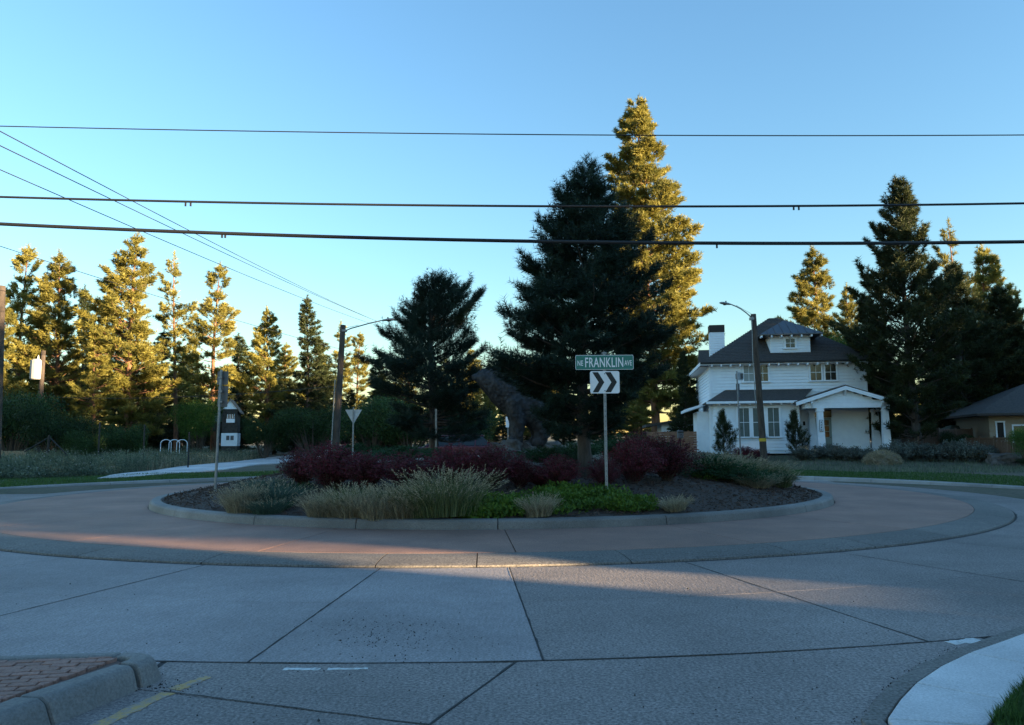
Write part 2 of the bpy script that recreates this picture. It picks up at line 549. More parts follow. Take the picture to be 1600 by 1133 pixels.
# ---- the carriageway: dark joint bed with poured slabs on it
def build_road():
    mb = MB()
    n = 90
    for k in range(n):
        a = 360 * k / n
        mb.v.append((*pol(13.2, a), -0.007)); mb.v.append((*pol(18.2, a), -0.007))
    for k in range(n):
        p, q = 2 * k, 2 * ((k + 1) % n)
        mb.f.append((p, p + 1, q + 1, q))
    # the leg the picture is taken from and the three other legs
    b = len(mb.v)
    mb.v += [(-9.5, -40, -0.011), (1.9, -40, -0.011), (4.4, 7.6, -0.011), (-9.5, 8.6, -0.011)]
    mb.f.append((b, b + 1, b + 2, b + 3))
    road = tag(mb.build('road', M['joint']), kind='structure')
    seen = sorted((bearing(*p) + bearing(*q)) / 2 for p, q in (((330, 885), (0, 955)), ((613, 890), (335, 1037)), ((817, 890), (805, 1035)), ((1090, 880), (1420, 1003)), ((1310, 866), (1600, 905))))
    allm = seen + list(np.linspace(seen[-1], seen[0] + 360, 33))[1:-1]
    for i, a in enumerate(allm):
        a1 = allm[i + 1] if i + 1 < len(allm) else allm[0] + 360
        sm = M['road_smooth'] if seen[0] - 45 < a - (360 if a > 200 else 0) < seen[2] - 0.5 or a >= seen[0] + 300 else M['road']
        sector('slab', R_LIP + 0.03, R_MID - 0.004, a, a1, 0.0, 0.0, sm, road, 0.014, 0.02, bevel=0.003)
        sector('slab', R_MID + 0.004, R_OUT - 0.010, a, a1, 0.0, 0.0, sm, road, 0.014, 0.02, bevel=0.003)

    # slabs of the near leg
    def poly(pts, z=0.0, name='slab', mat=None, th=0.02):
        c = Vector((sum(p[0] for p in pts) / len(pts), sum(p[1] for p in pts) / len(pts)))
        sh = []
        for p in pts:
            d = c - Vector(p[:2]); d.normalize()
            sh.append((p[0] + d.x * 0.010, p[1] + d.y * 0.010, z))
        m = MB().prism([(x, y, z - th) for x, y, z in sh], (0, 0, th))
        return m.build(name, mat or M['road'], road, bevel=0.003)

    arc = lambda a0, a1, n: [pol(R_OUT + 0.012, a0 + (a1 - a0) * k / n) for k in range(n + 1)]
    J, A2, B2 = gp(805, 1035), gp(670, 1133), gp(250, 1080)
    B2 = (-2.56, 5.30)
    poly([B2, A2, J] + arc(272.9, 264.75, 5)[1:] + [(-2.58, 5.45)])
    poly([J] + [A2, (-0.98, 3.1), (1.78, 3.1), (2.04, 4.54), (2.30, 4.92), (2.57, 5.24), (2.95, 5.62), (3.36, 5.96), (3.82, 6.30)] + arc(285.2, 273.0, 8))
    poly([B2, (-2.80, 4.64), (-3.2, 3.1), (-0.98, 3.1), A2])
    poly([(-3.2, 3.08), (-4.4, -4), (1.3, -4), (1.80, 3.08), (-0.98, 3.08)])
    poly([(-2.62, 5.60), (-4.68, 5.42)] + arc(258.1, 264.65, 5), mat=M['road_smooth'])
    poly([(-9.4, 5.9), (-9.4, -4), (-5.7, -4), (-4.72, 5.42)] + arc(257.9, 242.5, 8))
    # far leg behind the island
    far = MB()
    for y in np.linspace(38.4, 130, 30):
        z = max(ground(-8, y), ground(2.5, y), ground(-3, y)) + 0.05
        for x in (-8.0, -2.8, 2.5): far.v.append((x, y, z))
    for i in range(29):
        for j in range(2):
            p = 3 * i + j
            far.f.append((p, p + 1, p + 4, p + 3))
    tag(far.build('far_road', M['road']), kind='structure')
    return road


ROAD = build_road()


def build_apron():
    mb = MB()
    n = 90
    for k in range(n):
        a = 360 * k / n
        mb.v.append((*pol(to_island(a, R_KERB - 0.1), a), 0.095)); mb.v.append((*pol(R_SLAB - 0.07, a), 0.05)); mb.v.append((*pol(R_LIP - 0.05, a), -0.03))
    for k in range(n):
        p, q = 3 * k, 3 * ((k + 1) % n)
        mb.f.append((p, p + 1, q + 1, q)); mb.f.append((p + 1, p + 2, q + 2, q + 1))
    ap = tag(mb.build('truck_apron', M['joint']), kind='structure')
    off = bearing(800, 850, 0.1)
    for i in range(22):
        a = off + i * 360 / 22
        sector('panel', lambda q: to_island(q, R_KERB + 0.006), R_SLAB - 0.005, a, a + 360 / 22, 0.125, 0.085, M['apron'], ap, 0.016, 0.05, bevel=0.004)
    off = bearing(745, 880, 0.05)
    a = off
    i = 0
    while a < off + 360 - 4:
        w = 8.6 + 2.2 * math.sin(i * 2.1)
        a1 = min(a + w, off + 360)
        if off + 360 - a1 < 4: a1 = off + 360
        # a mountable lip: sloping face and low nose
        g = math.degrees(0.016 / 2 / 13.3)
        n = 6
        m = MB()
        prof = [(R_SLAB + 0.004, 0.082), (R_SLAB + 0.30, 0.078), (R_LIP - 0.10, 0.045), (R_LIP - 0.015, 0.026), (R_LIP, -0.02), (R_SLAB + 0.004, -0.02)]
        k6 = len(prof)
        for k in range(n + 1):
            q = a + g + (a1 - a - 2 * g) * k / n
            for r, z in prof: m.v.append((*pol(r, q), z))
        for k in range(n):
            for j in range(k6):
                j2 = (j + 1) % k6
                m.f.append((k * k6 + j, k * k6 + j2, (k + 1) * k6 + j2, (k + 1) * k6 + j))
        m.f.append(tuple(range(k6))[::-1]); m.f.append(tuple(range(n * k6, n * k6 + k6)))
        m.build('lip_segment', M['lip'], ap)
        a = a1; i += 1
    return ap


build_apron()


def kerb_piece(name, prof, a0, a1, mat, parent, gap=0.012, bevel=0.012, rc=10.0, c=None):
    g = math.degrees(gap / 2 / rc)
    n = max(2, int((a1 - a0) / 2.0))
    k6 = len(prof)
    m = MB()
    for k in range(n + 1):
        q = a0 + g + (a1 - a0 - 2 * g) * k / n
        for r, z in prof: m.v.append((*pol(r, q, c), z))
    for k in range(n):
        for j in range(k6):
            j2 = (j + 1) % k6
            m.f.append((k * k6 + j, k * k6 + j2, (k + 1) * k6 + j2, (k + 1) * k6 + j))
    m.f.append(tuple(range(k6))[::-1]); m.f.append(tuple(range(n * k6, n * k6 + k6)))
    return m.build(name, mat, parent, bevel=bevel)


def build_island():
    mb = MB()
    rad = list(np.linspace(0.0, R_BED + 0.05, 34))
    n = 110
    for r in rad:
        for k in range(n):
            x, y = pol(r, 360 * k / n, (IX, IY))
            rr = min(r, R_BED - 0.01)
            xx, yy = pol(rr, 360 * k / n, (IX, IY))
            mb.v.append((x, y, ground(xx, yy) - 0.03 + 0.02 * math.sin(17 * x) * math.sin(15 * y)))
    for i in range(len(rad) - 1):
        for k in range(n):
            k2 = (k + 1) % n
            mb.f.append((i * n + k, (i + 1) * n + k, (i + 1) * n + k2, i * n + k2))
    bed = tag(mb.build('island_bed', M['mulch'], smooth=True, fix=False), kind='structure')
    kr = tag(link('island_kerb', None, None, None, (0, 0, 0)), kind='structure')
    prof = [(R_KERB, 0.06), (R_KERB - 0.035, 0.25), (R_KERB - 0.07, 0.285), (R_BED - 0.02, 0.29), (R_BED - 0.04, 0.06)]
    # joints as in the picture, then every 17 degrees
    js = []
    for px, py in ((380, 815), (543, 822), (778, 822), (1035, 812), (1215, 792)):
        d = ray(px, py); y = (0.2 - EYE) / d.z
        js.append(math.degrees(math.atan2(y - IY, d.x * y - IX)))
    js = sorted(js)
    tail = list(np.linspace(js[-1], js[0] + 360, 17))[1:]
    js += tail
    for a, b in zip(js[:-1], js[1:]):
        kerb_piece('kerb_stone', prof, a, b, M['kerb'], kr, 0.012, 0.012, 9.1, (IX, IY))
    return bed


build_island()


# ---- outer kerbs, verge lawns, sidewalks
def build_outer():
    kr = tag(link('outer_kerb', None, None, None, (0, 0, 0)), kind='structure')
    prof = [(R_FAR - 0.30, -0.02), (R_FAR - 0.30, 0.008), (R_FAR, 0.02), (R_FAR + 0.04, 0.15), (R_FAR + 0.08, 0.172), (R_FAR + 0.25, 0.178), (R_FAR + 0.25, -0.05)]
    for lo, hi in ((-34, 78), (106, 202)):
        for a in np.arange(lo, hi - 0.1, 8):
            kerb_piece('kerb_stone', prof, a, a + 8, M['outer_kerb'], kr, 0.014, 0.012, 18.5, (OX, OY))
    # verge lawns as real sheets with soil under
    def verge(name, a0, a1, r0, r1, label):
        mb = MB()
        n = int(a1 - a0)
        rs = np.linspace(r0, r1, 9)
        for k in range(n + 1):
            for r in rs:
                x, y = pol(r, a0 + k, (OX, OY))
                mb.v.append((x, y, max(ground(x, y) + 0.02, 0.17 if r < R_FAR + 0.7 else -9)))
        w = len(rs)
        for k in range(n):
            for j in range(w - 1):
                mb.f.append((k * w + j, k * w + j + 1, (k + 1) * w + j + 1, (k + 1) * w + j))
        m, nt, b = newmat('turf')
        c = mixc(nt, ramp(nt, noise(nt, 1.5, 5, 0.6), 0.35, 0.65), (0.045, 0.085, 0.022), (0.085, 0.125, 0.035))
        c = mixc(nt, ramp(nt, noise(nt, 60, 3, 0.6), 0.35, 0.65), mixc(nt, 1.0, c, (0.5, 0.55, 0.5), 'MULTIPLY'), c)
        nt.links.new(c, b.inputs['Base Color']); b.inputs['Roughness'].default_value = 0.9
        bump(nt, b, noise(nt, 60, 3, 0.6), 1.0, 0.03)
        o = mb.build(name, m, smooth=True, fix=False)
        tag(o, kind='structure')
        # short blades
        q = rng.uniform(a0, a1, 42000); rr = rng.uniform(r0 + 0.05, r1, 42000)
        x = OX + rr * np.cos(np.radians(q)); y = OY + rr * np.sin(np.radians(q))
        z = np.array([max(ground(a, b_) + 0.02, 0.17 if r_ < R_FAR + 0.7 else -9) for a, b_, r_ in zip(x, y, rr)])
        base = np.stack([x, y, z], 1)
        d = rng.normal(size=(len(x), 3)) * 0.4; d[:, 2] = 1
        tris = blades(base, d, rng.uniform(0.04, 0.09, len(x)), 0.022)
        g = link('lawn_grass', tri_mesh('lawn_grass', tris, rng.random(len(tris)), M['lawn']))
        tag(g, label, 'grass', kind='stuff')

    verge('verge_lawn', -34, 78, R_FAR + 0.25, 23.6, 'mown green grass strip along the kerb in front of the white house')
    verge('verge_lawn', 106, 200, R_FAR + 0.25, 24.3, 'mown green grass strip along the kerb on the left')


def blades(base, d, length, width):
    """one thin triangle per blade"""
    base = np.asarray(base); d = np.asarray(d, dtype=float)
    d = d / np.linalg.norm(d, axis=1)[:, None]
    side = np.cross(d, rng.normal(size=d.shape))
    side /= np.linalg.norm(side, axis=1)[:, None] + 1e-9
    length = np.broadcast_to(length, (len(base),))[:, None]
    w = np.broadcast_to(width, (len(base),))[:, None] * 0.5
    return np.stack([base - side * w, base + side * w, base + d * length], 1)


build_outer()


def build_path():
    L = [(-18.2, 34.0), (-19.2, 37.0), (-20.4, 45), (-21.4, 52), (-23.0, 78), (-25.5, 110)]
    Rr = [(-17.6, 35.0), (-16.8, 40.5), (-16.8, 48), (-16.9, 53), (-18.4, 78), (-20, 110)]
    base = tag(link('sidewalk_path', None, None, None, (0, 0, 0)), kind='structure')
    def ip(pl, t):
        t = t * (len(pl) - 1); i = min(int(t), len(pl) - 2); f = t - i
        return Vector(pl[i]).lerp(Vector(pl[i + 1]), f)
    n = 26
    for k in range(n):
        t0, t1 = (k / n) ** 1.3, ((k + 1) / n) ** 1.3 - 0.0006
        m = MB()
        pts = []
        for t in (t0, t1):
            for p in (ip(L, t), ip(Rr, t)):
                pts.append((p.x, p.y, max(ground(p.x, p.y) + 0.06, 0.21)))
        m.prism([Vector(q) - Vector((0, 0, 0.08)) for q in (pts[0], pts[1], pts[3], pts[2])], (0, 0, 0.08))
        m.build('panel', M['walk'], base, bevel=0.01)


build_path()


# ---- near right corner: flush aggregate kerb, sidewalk panels, lawn
def build_corner():
    K = [(1.18, -4.0), (1.60, 2.5), (1.97, 4.58), (2.23, 4.96), (2.50, 5.28), (2.88, 5.67), (3.29, 6.01), (3.74, 6.34), (4.38, 6.80)]
    K += [pol(17.95 + 0.02 * i, a) for i, a in enumerate((-69, -66, -62, -58, -54, -50, -46, -42, -38))]
    K = [Vector(p) for p in K]

    def off(i, d):
        a = K[max(i - 1, 0)]; b = K[min(i + 1, len(K) - 1)]
        t = (b - a).normalized()
        return K[i] + Vector((t.y, -t.x)) * d

    cr = tag(link('corner_kerb', None, None, None, (0, 0, 0)), kind='structure')
    sw = tag(link('corner_sidewalk', None, None, None, (0, 0, 0)), kind='structure')
    rn = random.Random(4)
    groups = [(0, 1), (1, 2), (2, 4), (4, 6), (6, 8), (8, 10), (10, 12), (12, 14), (14, 17)]
    for i0, i1 in groups:
        ids = list(range(i0, i1 + 1))
        inner = [off(i, 0.012) for i in ids]; outer_ = [off(i, 0.135) for i in ids]
        # crumbly edge: extra points
        a = []
        for p, q in zip(inner[:-1], inner[1:]):
            for k in range(5): a.append(p.lerp(q, k / 5) + Vector((rn.uniform(-.012, .012), rn.uniform(-.012, .012))))
        a.append(inner[-1])
        poly = [(p.x, p.y, -0.02) for p in a] + [(p.x, p.y, -0.02) for p in reversed(outer_)]
        MB().prism(poly, (0, 0, 0.045)).build('kerb_stone', M['lip'], cr, bevel=0.008)
        w = 0.66
        p1 = [off(i, 0.145) for i in ids]; p2 = [off(i, w) for i in ids]
        poly = [(p.x, p.y, -0.02) for p in p1] + [(p.x, p.y, -0.02) for p in reversed(p2)]
        c = Vector((sum(p[0] for p in poly) / len(poly), sum(p[1] for p in poly) / len(poly), 0))
        poly = [tuple(Vector(p) + (c - Vector(p)).normalized() * 0.011) for p in poly]
        poly = [(p[0], p[1], -0.02) for p in poly]
        MB().prism(poly, (0, 0, 0.06)).build('panel', M['walk'], sw, bevel=0.008)
    # lawn behind it
    mb = MB()
    for i in range(len(K)):
        for d, z in ((0.67, 0.03), (0.8, 0.055), (2.5, 0.07), (9, 0.05)):
            p = off(i, d); mb.v.append((p.x, p.y, z))
    for i in range(len(K) - 1):
        for j in range(3): mb.f.append((4 * i + j, 4 * i + j + 1, 4 * i + j + 5, 4 * i + j + 4))
    lm = flat('corner_turf', (0.05, 0.085, 0.025), 0.9, var=0.5, scale=20)
    tag(mb.build('corner_lawn', lm, fix=False), kind='structure')
    pts = []
    while len(pts) < 26000:
        i = rn.randrange(1, 12); t = rn.random(); d = 0.68 + 2.4 * rn.random() ** 1.6
        p = off(i, d).lerp(off(i + 1, d), t)
        if p.y < 2.4 or p.y > 12: continue
        pts.append((p.x, p.y, 0.05))
    base = np.array(pts)
    d = rng.normal(size=base.shape) * 0.5; d[:, 2] = 1
    tris = blades(base, d, rng.uniform(0.04, 0.10, len(base)), 0.007)
    g = link('lawn_grass', tri_mesh('lawn_grass', tris, rng.random(len(tris)), M['lawn']))
    tag(g, 'green lawn grass in the near right corner beside the sidewalk', 'grass', kind='stuff')


build_corner()


# ---- splitter island near left: kerb stones round a bed of stamped red pavers
def build_splitter():
    sp = tag(link('splitter_island', None, None, None, (0, 0, 0)), kind='structure')
    # outline at the foot of the kerb, nose first, then along the near edge, then back along the far edge
    top = 0.155
    # kerb in pieces
    def stone(o0, o1, i0, i1):
        m = MB()
        vs = []
        for o, i in ((o0, i0), (o1, i1)):
            d = (i - o)
            vs += [(o.x, o.y, -0.03), (o.x + d.x * 0.25, o.y + d.y * 0.25, top - 0.03), (o.x + d.x * 0.42, o.y + d.y * 0.42, top), (i.x, i.y, top), (i.x, i.y, -0.03)]
        m.add(vs, [(0, 1, 6, 5), (1, 2, 7, 6), (2, 3, 8, 7), (3, 4, 9, 8), (4, 0, 5, 9), (4, 3, 2, 1, 0), (5, 6, 7, 8, 9)])
        m.build('kerb_stone', M['kerb'], sp, bevel=0.02)
    V2 = lambda *l: [Vector(p) for p in l]
    O = V2((-4.2, -2), (-3.05, 3.0), (-2.64, 4.62), (-2.46, 5.27))
    I = V2((-4.45, -2), (-3.30, 3.05), (-2.90, 4.66), (-2.66, 5.32))
    for k in range(3):
        d = (O[k + 1] - O[k]).normalized() * 0.008
        stone(O[k] + d, O[k + 1] - d, I[k] + d, I[k + 1] - d)
    # rounded nose
    stoneO = V2((-2.452, 5.295), (-2.42, 5.42), (-2.43, 5.52), (-2.49, 5.61), (-2.60, 5.67), (-2.74, 5.68))
    stoneI = V2((-2.65, 5.345), (-2.63, 5.40), (-2.63, 5.44), (-2.65, 5.47), (-2.70, 5.49), (-2.76, 5.50))
    m = MB()
    for o, i in zip(stoneO, stoneI):
        d = i - o
        m.v += [(o.x, o.y, -0.03), (o.x + d.x * 0.25, o.y + d.y * 0.25, top - 0.03), (o.x + d.x * 0.45, o.y + d.y * 0.45, top), (i.x, i.y, top), (i.x, i.y, -0.03)]
    for k in range(len(stoneO) - 1):
        for j in range(5):
            j2 = (j + 1) % 5
            m.f.append((5 * k + j, 5 * k + j2, 5 * k + 5 + j2, 5 * k + 5 + j))
    m.f += [(4, 3, 2, 1, 0), tuple(range(25, 30))]
    m.build('kerb_nose', M['kerb'], sp, bevel=0.015)
    # far kerb
    O = V2((-2.76, 5.68), (-3.6, 5.58), (-4.7, 5.38), (-5.6, -2))
    I = V2((-2.77, 5.52), (-3.58, 5.44), (-4.56, 5.24), (-5.45, -2))
    for k in range(3):
        d = (O[k + 1] - O[k]).normalized() * 0.006
        stone(O[k] + d, O[k + 1] - d, I[k] + d, I[k + 1] - d)
    # mortar bed and stamped pavers clipped to the outline
    out = V2((-2.68, 5.34), (-2.92, 4.66), (-3.33, 3.06), (-4.4, -1.2), (-5.3, -1.2), (-4.52, 5.20), (-3.58, 5.42), (-2.80, 5.50), (-2.68, 5.44))
    MB().prism([(p.x, p.y, 0.0) for p in out], (0, 0, 0.128)).build('mortar_bed', flat('grey_red_mortar', (0.15, 0.095, 0.08), 0.95), sp)

    def clip(poly):
        n = len(out)
        for i in range(n):
            a, b = out[i], out[(i + 1) % n]
            e = b - a
            def side(p): return e.x * (p.y - a.y) - e.y * (p.x - a.x)
            res = []
            for j in range(len(poly)):
                p, q = poly[j], poly[(j + 1) % len(poly)]
                sp_, sq = -side(p), -side(q)
                if sp_ >= 0: res.append(p)
                if (sp_ > 0) != (sq > 0) and abs(sp_ - sq) > 1e-9: res.append(p.lerp(q, sp_ / (sp_ - sq)))
            poly = res
            if len(poly) < 3: return None
        return poly
    rn = random.Random(3)
    bw, bh = 0.17, 0.082
    ax = Vector((0.985, 0.17)); ay = Vector((-0.17, 0.985))
    for r in range(-2, 28):
        for c in range(-1, 17):
            o = Vector((-4.9, 3.35)) + ax * (c * bw + (r % 2) * bw / 2) + ay * (r * bh)
            g = 0.005
            q = [o + ax * g + ay * g, o + ax * (bw - g) + ay * g, o + ax * (bw - g) + ay * (bh - g), o + ax * g + ay * (bh - g)]
            q = [p + Vector((rn.uniform(-.007, .007), rn.uniform(-.007, .007))) for p in q]
            if min(p.y for p in q) < 3.3: continue
            q = clip(q)
            if not q: continue
            area = sum(q[i].x * q[(i + 1) % len(q)].y - q[(i + 1) % len(q)].x * q[i].y for i in range(len(q)))
            if abs(area) < 0.004: continue
            h = 0.022 + rn.uniform(-.003, .004)
            MB().prism([(p.x, p.y, 0.12) for p in q], (0, 0, h + 0.008)).build('paver', M['brick_concrete'], sp, bevel=0.005)


build_splitter()


# ---- paint on the road
def paint(name, pts, mat, label_z=0.004):
    z = label_z
    m = MB().prism([(p[0], p[1], z - 0.003) for p in pts], (0, 0, 0.003))
    return m.build(name, mat, ROAD)


rn = random.Random(11)


def ragged(p0, p1, w0, w1, n=14, j=0.012):
    a, b = [], []
    p0, p1 = Vector(p0), Vector(p1)
    t = (p1 - p0).normalized(); s = Vector((-t.y, t.x))
    for k in range(n + 1):
        p = p0.lerp(p1, k / n); w = (w0 + (w1 - w0) * k / n) / 2
        a.append(p + s * (w + rn.uniform(-j, j))); b.append(p - s * (w + rn.uniform(-j, j)))
    return a + b[::-1]


paint('yellow_line', ragged(gp(120, 1150), gp(262, 1083), 0.10, 0.10), M['yellow'])
paint('yellow_line', ragged(gp(272, 1078), gp(326, 1058), 0.10, 0.06), M['yellow'])
paint('white_mark', ragged(gp(443, 1046), gp(500, 1046), 0.055, 0.05, 12, 0.008), M['white_line'])
paint('white_mark', ragged(gp(512, 1046), gp(575, 1045), 0.045, 0.03, 12, 0.008), M['white_line'])
paint('white_mark', ragged(gp(1484, 1005), gp(1530, 1000), 0.09, 0.13, 9, 0.015), M['white_line'])


# ---- ragged sealant in the joints one can see, shadow gap painted dark at the foot of the apron lip, loose gravel
def seal(pts, w=0.013, j=0.009, name='joint_sealant', step=0.12, z=0.0035):
    P = [Vector(p) for p in pts]
    path = []
    for p, q in zip(P[:-1], P[1:]):
        n = max(1, int((q - p).length / step))
        path += [p.lerp(q, k / n) for k in range(n)]
    path.append(P[-1])
    m = MB()
    for i, p in enumerate(path):
        t = (path[min(i + 1, len(path) - 1)] - path[max(i - 1, 0)]).normalized()
        s_ = Vector((-t.y, t.x))
        o_ = rn.uniform(-0.004, 0.004)
        m.v += [(*(p + s_ * (w / 2 + rn.uniform(-j, j) * 0.5 + o_)), z), (*(p - s_ * (w / 2 + rn.uniform(-j, j) * 0.5 - o_)), z)]
    for i in range(len(path) - 1): m.f.append((2 * i, 2 * i + 1, 2 * i + 3, 2 * i + 2))
    return m.build(name, M['joint'], ROAD, fix=False)


def radial(p, q):
    a_ = (bearing(*p) + bearing(*q)) / 2
    return [pol(R_LIP + 0.02, a_), pol(R_OUT, a_)]


for p, q in (((330, 885), (0, 955)), ((613, 890), (335, 1037)), ((817, 890), (805, 1035)), ((1090, 880), (1420, 1003)), ((1310, 866), (1600, 905))):
    seal(radial(p, q))
seal([pol(R_OUT, a_) for a_ in np.linspace(264, 286, 30)], 0.017)
seal([gp(805, 1035), gp(670, 1133), (-0.98, 3.1)], 0.014)
seal([gp(250, 1080), gp(670, 1133)], 0.013)
seal([pol(R_LIP + 0.012, a_) for a_ in np.linspace(205, 330, 220)], 0.035, 0.03, 'lip_shadow_line', 0.10)  # dark ragged strip painted in for the shadow gap under the lip


def gravel():
    T = []
    ico = [(1, 0, 0), (-1, 0, 0), (0, 1, 0), (0, -1, 0), (0, 0, 1), (0, 0, -1)]
    fc = [(0, 2, 4), (2, 1, 4), (1, 3, 4), (3, 0, 4), (2, 0, 5), (1, 2, 5), (3, 1, 5), (0, 3, 5)]
    for k in range(620):
        if k < 260: px, py = rng.normal(600, 60), rng.normal(995, 18)
        elif k < 440: px, py = rng.uniform(0, 1400), rng.uniform(900, 1130)
        elif k < 520: px, py = rng.normal(255, 25), rng.normal(1072, 6)
        else: px, py = rng.uniform(1330, 1500), 0; py = np.interp(px, [1342, 1394, 1482], [1128, 1066, 1018]) + rng.normal(0, 5)
        if py < 895 or py > 1132: continue
        x, y = gp(px, py)
        s_ = rng.uniform(0.002, 0.0075) * (1.6 if rng.random() < 0.05 else 1)
        v_ = np.array(ico) * s_ * rng.uniform(0.6, 1.2, (6, 3)) + np.array([x, y, s_ * 0.4])
        for f_ in fc: T.append(v_[list(f_)])
    o = link('loose_gravel', tri_mesh('loose_gravel', np.array(T), None, flat('dark_gravel', (0.035, 0.033, 0.032), 0.9)))
    tag(o, 'dark crumbs of gravel scattered over the road slabs', 'gravel', kind='stuff')


gravel()

# ------------------------------------------------------------------ plants
def brushes(p, d, length, n, nl, nw, spread=0.9):
    """needle brushes: at each p an axis along d (unit) of given length with n needles"""
    m = len(p)
    length = np.broadcast_to(np.asarray(length, dtype=float), (m,))
    t = rng.random((m, n)) ** 0.8
    base = p[:, None, :] + d[:, None, :] * (t * length[:, None])[..., None]
    rv = rng.normal(size=(m, n, 3))
    rv -= (rv * d[:, None, :]).sum(-1, keepdims=True) * d[:, None, :]
    rv /= np.linalg.norm(rv, axis=-1, keepdims=True) + 1e-9
    nd = rv * spread + d[:, None, :] * rng.uniform(0.45, 1.0, (m, n, 1))
    nd /= np.linalg.norm(nd, axis=-1, keepdims=True)
    side = np.cross(nd, rng.normal(size=nd.shape)); side /= np.linalg.norm(side, axis=-1, keepdims=True) + 1e-9
    L = nl * rng.uniform(0.7, 1.2, (m, n, 1))
    tr = np.stack([base - side * nw / 2, base + side * nw / 2, base + nd * L], 2)
    return tr.reshape(-1, 3, 3)


def pine_meshes(name, seed, H, prof, base, whorl, per, n_needle, nl, nw, blen, sub, trunk_r, needle_mat, bark_mat,
                rise=(0.15, 0.5), tip_up=0.5, gap=0.1, spread=0.9, lean=0.0, wob=0.25, inner=0.25, candle=0.0, vs=0.6):
    """prof(t) gives crown radius for t 0 (crown foot) .. 1 (top). returns (trunk mesh, crown mesh)"""
    rn = random.Random(seed)
    tb = MB()
    bend = [(lean * t * H + 0.012 * H * math.sin(3 * t + seed), 0.01 * H * math.sin(4 * t + seed * 2)) for t in np.linspace(0, 1, 13)]
    pts = [Vector((bx, by, t * H)) for (bx, by), t in zip(bend, np.linspace(0, 1, 13))]
    pts = [p - Vector((bend[0][0], bend[0][1], 0)) for p in pts]
    pts[0].z = -0.3
    rad = [trunk_r * (1 - 0.93 * t) * (1.25 if t == 0 else 1) for t in np.linspace(0, 1, 13)]
    tb.tube(pts, rad, 9)

    def axis(z):
        f = max(0.0, min(0.9999, z / H)) * 12; i = int(f)
        return pts[i].lerp(pts[i + 1], f - i)

    P, D, L, V = [], [], [], []
    z = base
    k = 0
    lob = [(rn.uniform(0, 6.28), rn.uniform(0.15, 0.5) * wob * 2, rn.uniform(0.5, 1.6)) for _ in range(4)]
    while z < H * 0.985:
        t = (z - base) / (H - base)
        rmax = prof(t)
        az0 = rn.uniform(0, 6.28)
        skip = rn.random() < gap
        for b in range(per):
            if rn.random() < gap: continue
            az = az0 + 6.283 * b / per + rn.uniform(-0.4, 0.4)
            m = 1.0
            for ph, am, fr in lob: m += am * math.sin(az + ph + fr * z * 6 / H)
            ln = rmax * rn.uniform(0.55, 1.08) * max(0.35, min(1.35, m)) * (0.6 if skip else 1)
            if ln < 0.12: ln = 0.12
            zz = z + rn.uniform(-0.5, 0.5) * whorl * (1 if vs < 1 else 1.6)
            o = axis(zz)
            el = rise[0] + (rise[1] - rise[0]) * t + rn.uniform(-0.15, 0.15)
            steps = 5
            bp = [o]
            d = Vector((math.cos(az) * math.cos(el), math.sin(az) * math.cos(el), math.sin(el)))
            for s in range(steps):
                d = (d + Vector((rn.uniform(-.12, .12), rn.uniform(-.12, .12), tip_up * 0.12 + rn.uniform(-.06, .06)))).normalized()
                bp.append(bp[-1] + d * ln / steps)
            br = max(0.012, trunk_r * 0.22 * (1 - t) + 0.012) * min(1, ln / 2 + 0.3)
            tb.tube(bp, [br * (1 - 0.85 * q / steps) for q in range(steps + 1)], 4, False)
            cnt = max(3, int(sub * ln))
            for c in range(cnt):
                f = inner + (1 - inner) * rn.random() ** 0.75
                i = min(int(f * steps), steps - 1)
                q = bp[i].lerp(bp[i + 1], f * steps - i)
                t_dir = (bp[i + 1] - bp[i]).normalized()
                sidev = Vector((-t_dir.y, t_dir.x, 0))
                if sidev.length < 1e-3: sidev = Vector((1, 0, 0))
                sidev.normalize()
                w = (1 - f) * ln * 0.42 + 0.12 * min(1.0, ln)
                s = rn.uniform(-1, 1)
                q = q + sidev * s * w + t_dir * abs(s) * w * 0.55 + Vector((0, 0, rn.uniform(-0.3, 0.5) * w * vs))
                dd = (t_dir * 0.8 + sidev * s * 0.7 + Vector((rn.uniform(-.3, .3), rn.uniform(-.3, .3), tip_up * rn.uniform(0.2, 1.2)))).normalized()
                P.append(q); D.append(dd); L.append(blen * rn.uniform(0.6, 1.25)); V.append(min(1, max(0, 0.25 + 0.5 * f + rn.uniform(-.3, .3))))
            # the end of the branch
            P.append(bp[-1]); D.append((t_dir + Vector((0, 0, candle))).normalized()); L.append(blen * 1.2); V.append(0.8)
            if candle and rn.random() < 0.5:
                P.append(bp[-1]); D.append(Vector((rn.uniform(-.3, .3), rn.uniform(-.3, .3), 1)).normalized()); L.append(blen * 1.5); V.append(0.9)
        z += whorl * rn.uniform(0.75, 1.25)
        k += 1
    for q in range(5):
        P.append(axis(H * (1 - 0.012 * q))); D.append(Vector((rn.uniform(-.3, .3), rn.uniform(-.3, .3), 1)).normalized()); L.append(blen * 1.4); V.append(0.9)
    tr = brushes(np.array([tuple(p) for p in P]), np.array([tuple(p) for p in D]), np.array(L), n_needle, nl, nw, spread)
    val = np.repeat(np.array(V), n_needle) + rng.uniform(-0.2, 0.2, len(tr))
    return (tb.mesh(name + '_trunk', bark_mat, True, False), tri_mesh(name + '_crown', tr, np.clip(val, 0, 1), needle_mat))


def place_tree(meshes, label, loc, rz, sc, group=None, name='pine_tree', cat='pine tree'):
    t = thing(name, label, cat, loc, rz, group, sc)
    link('trunk', meshes[0], t); link('crown', meshes[1], t)
    return t


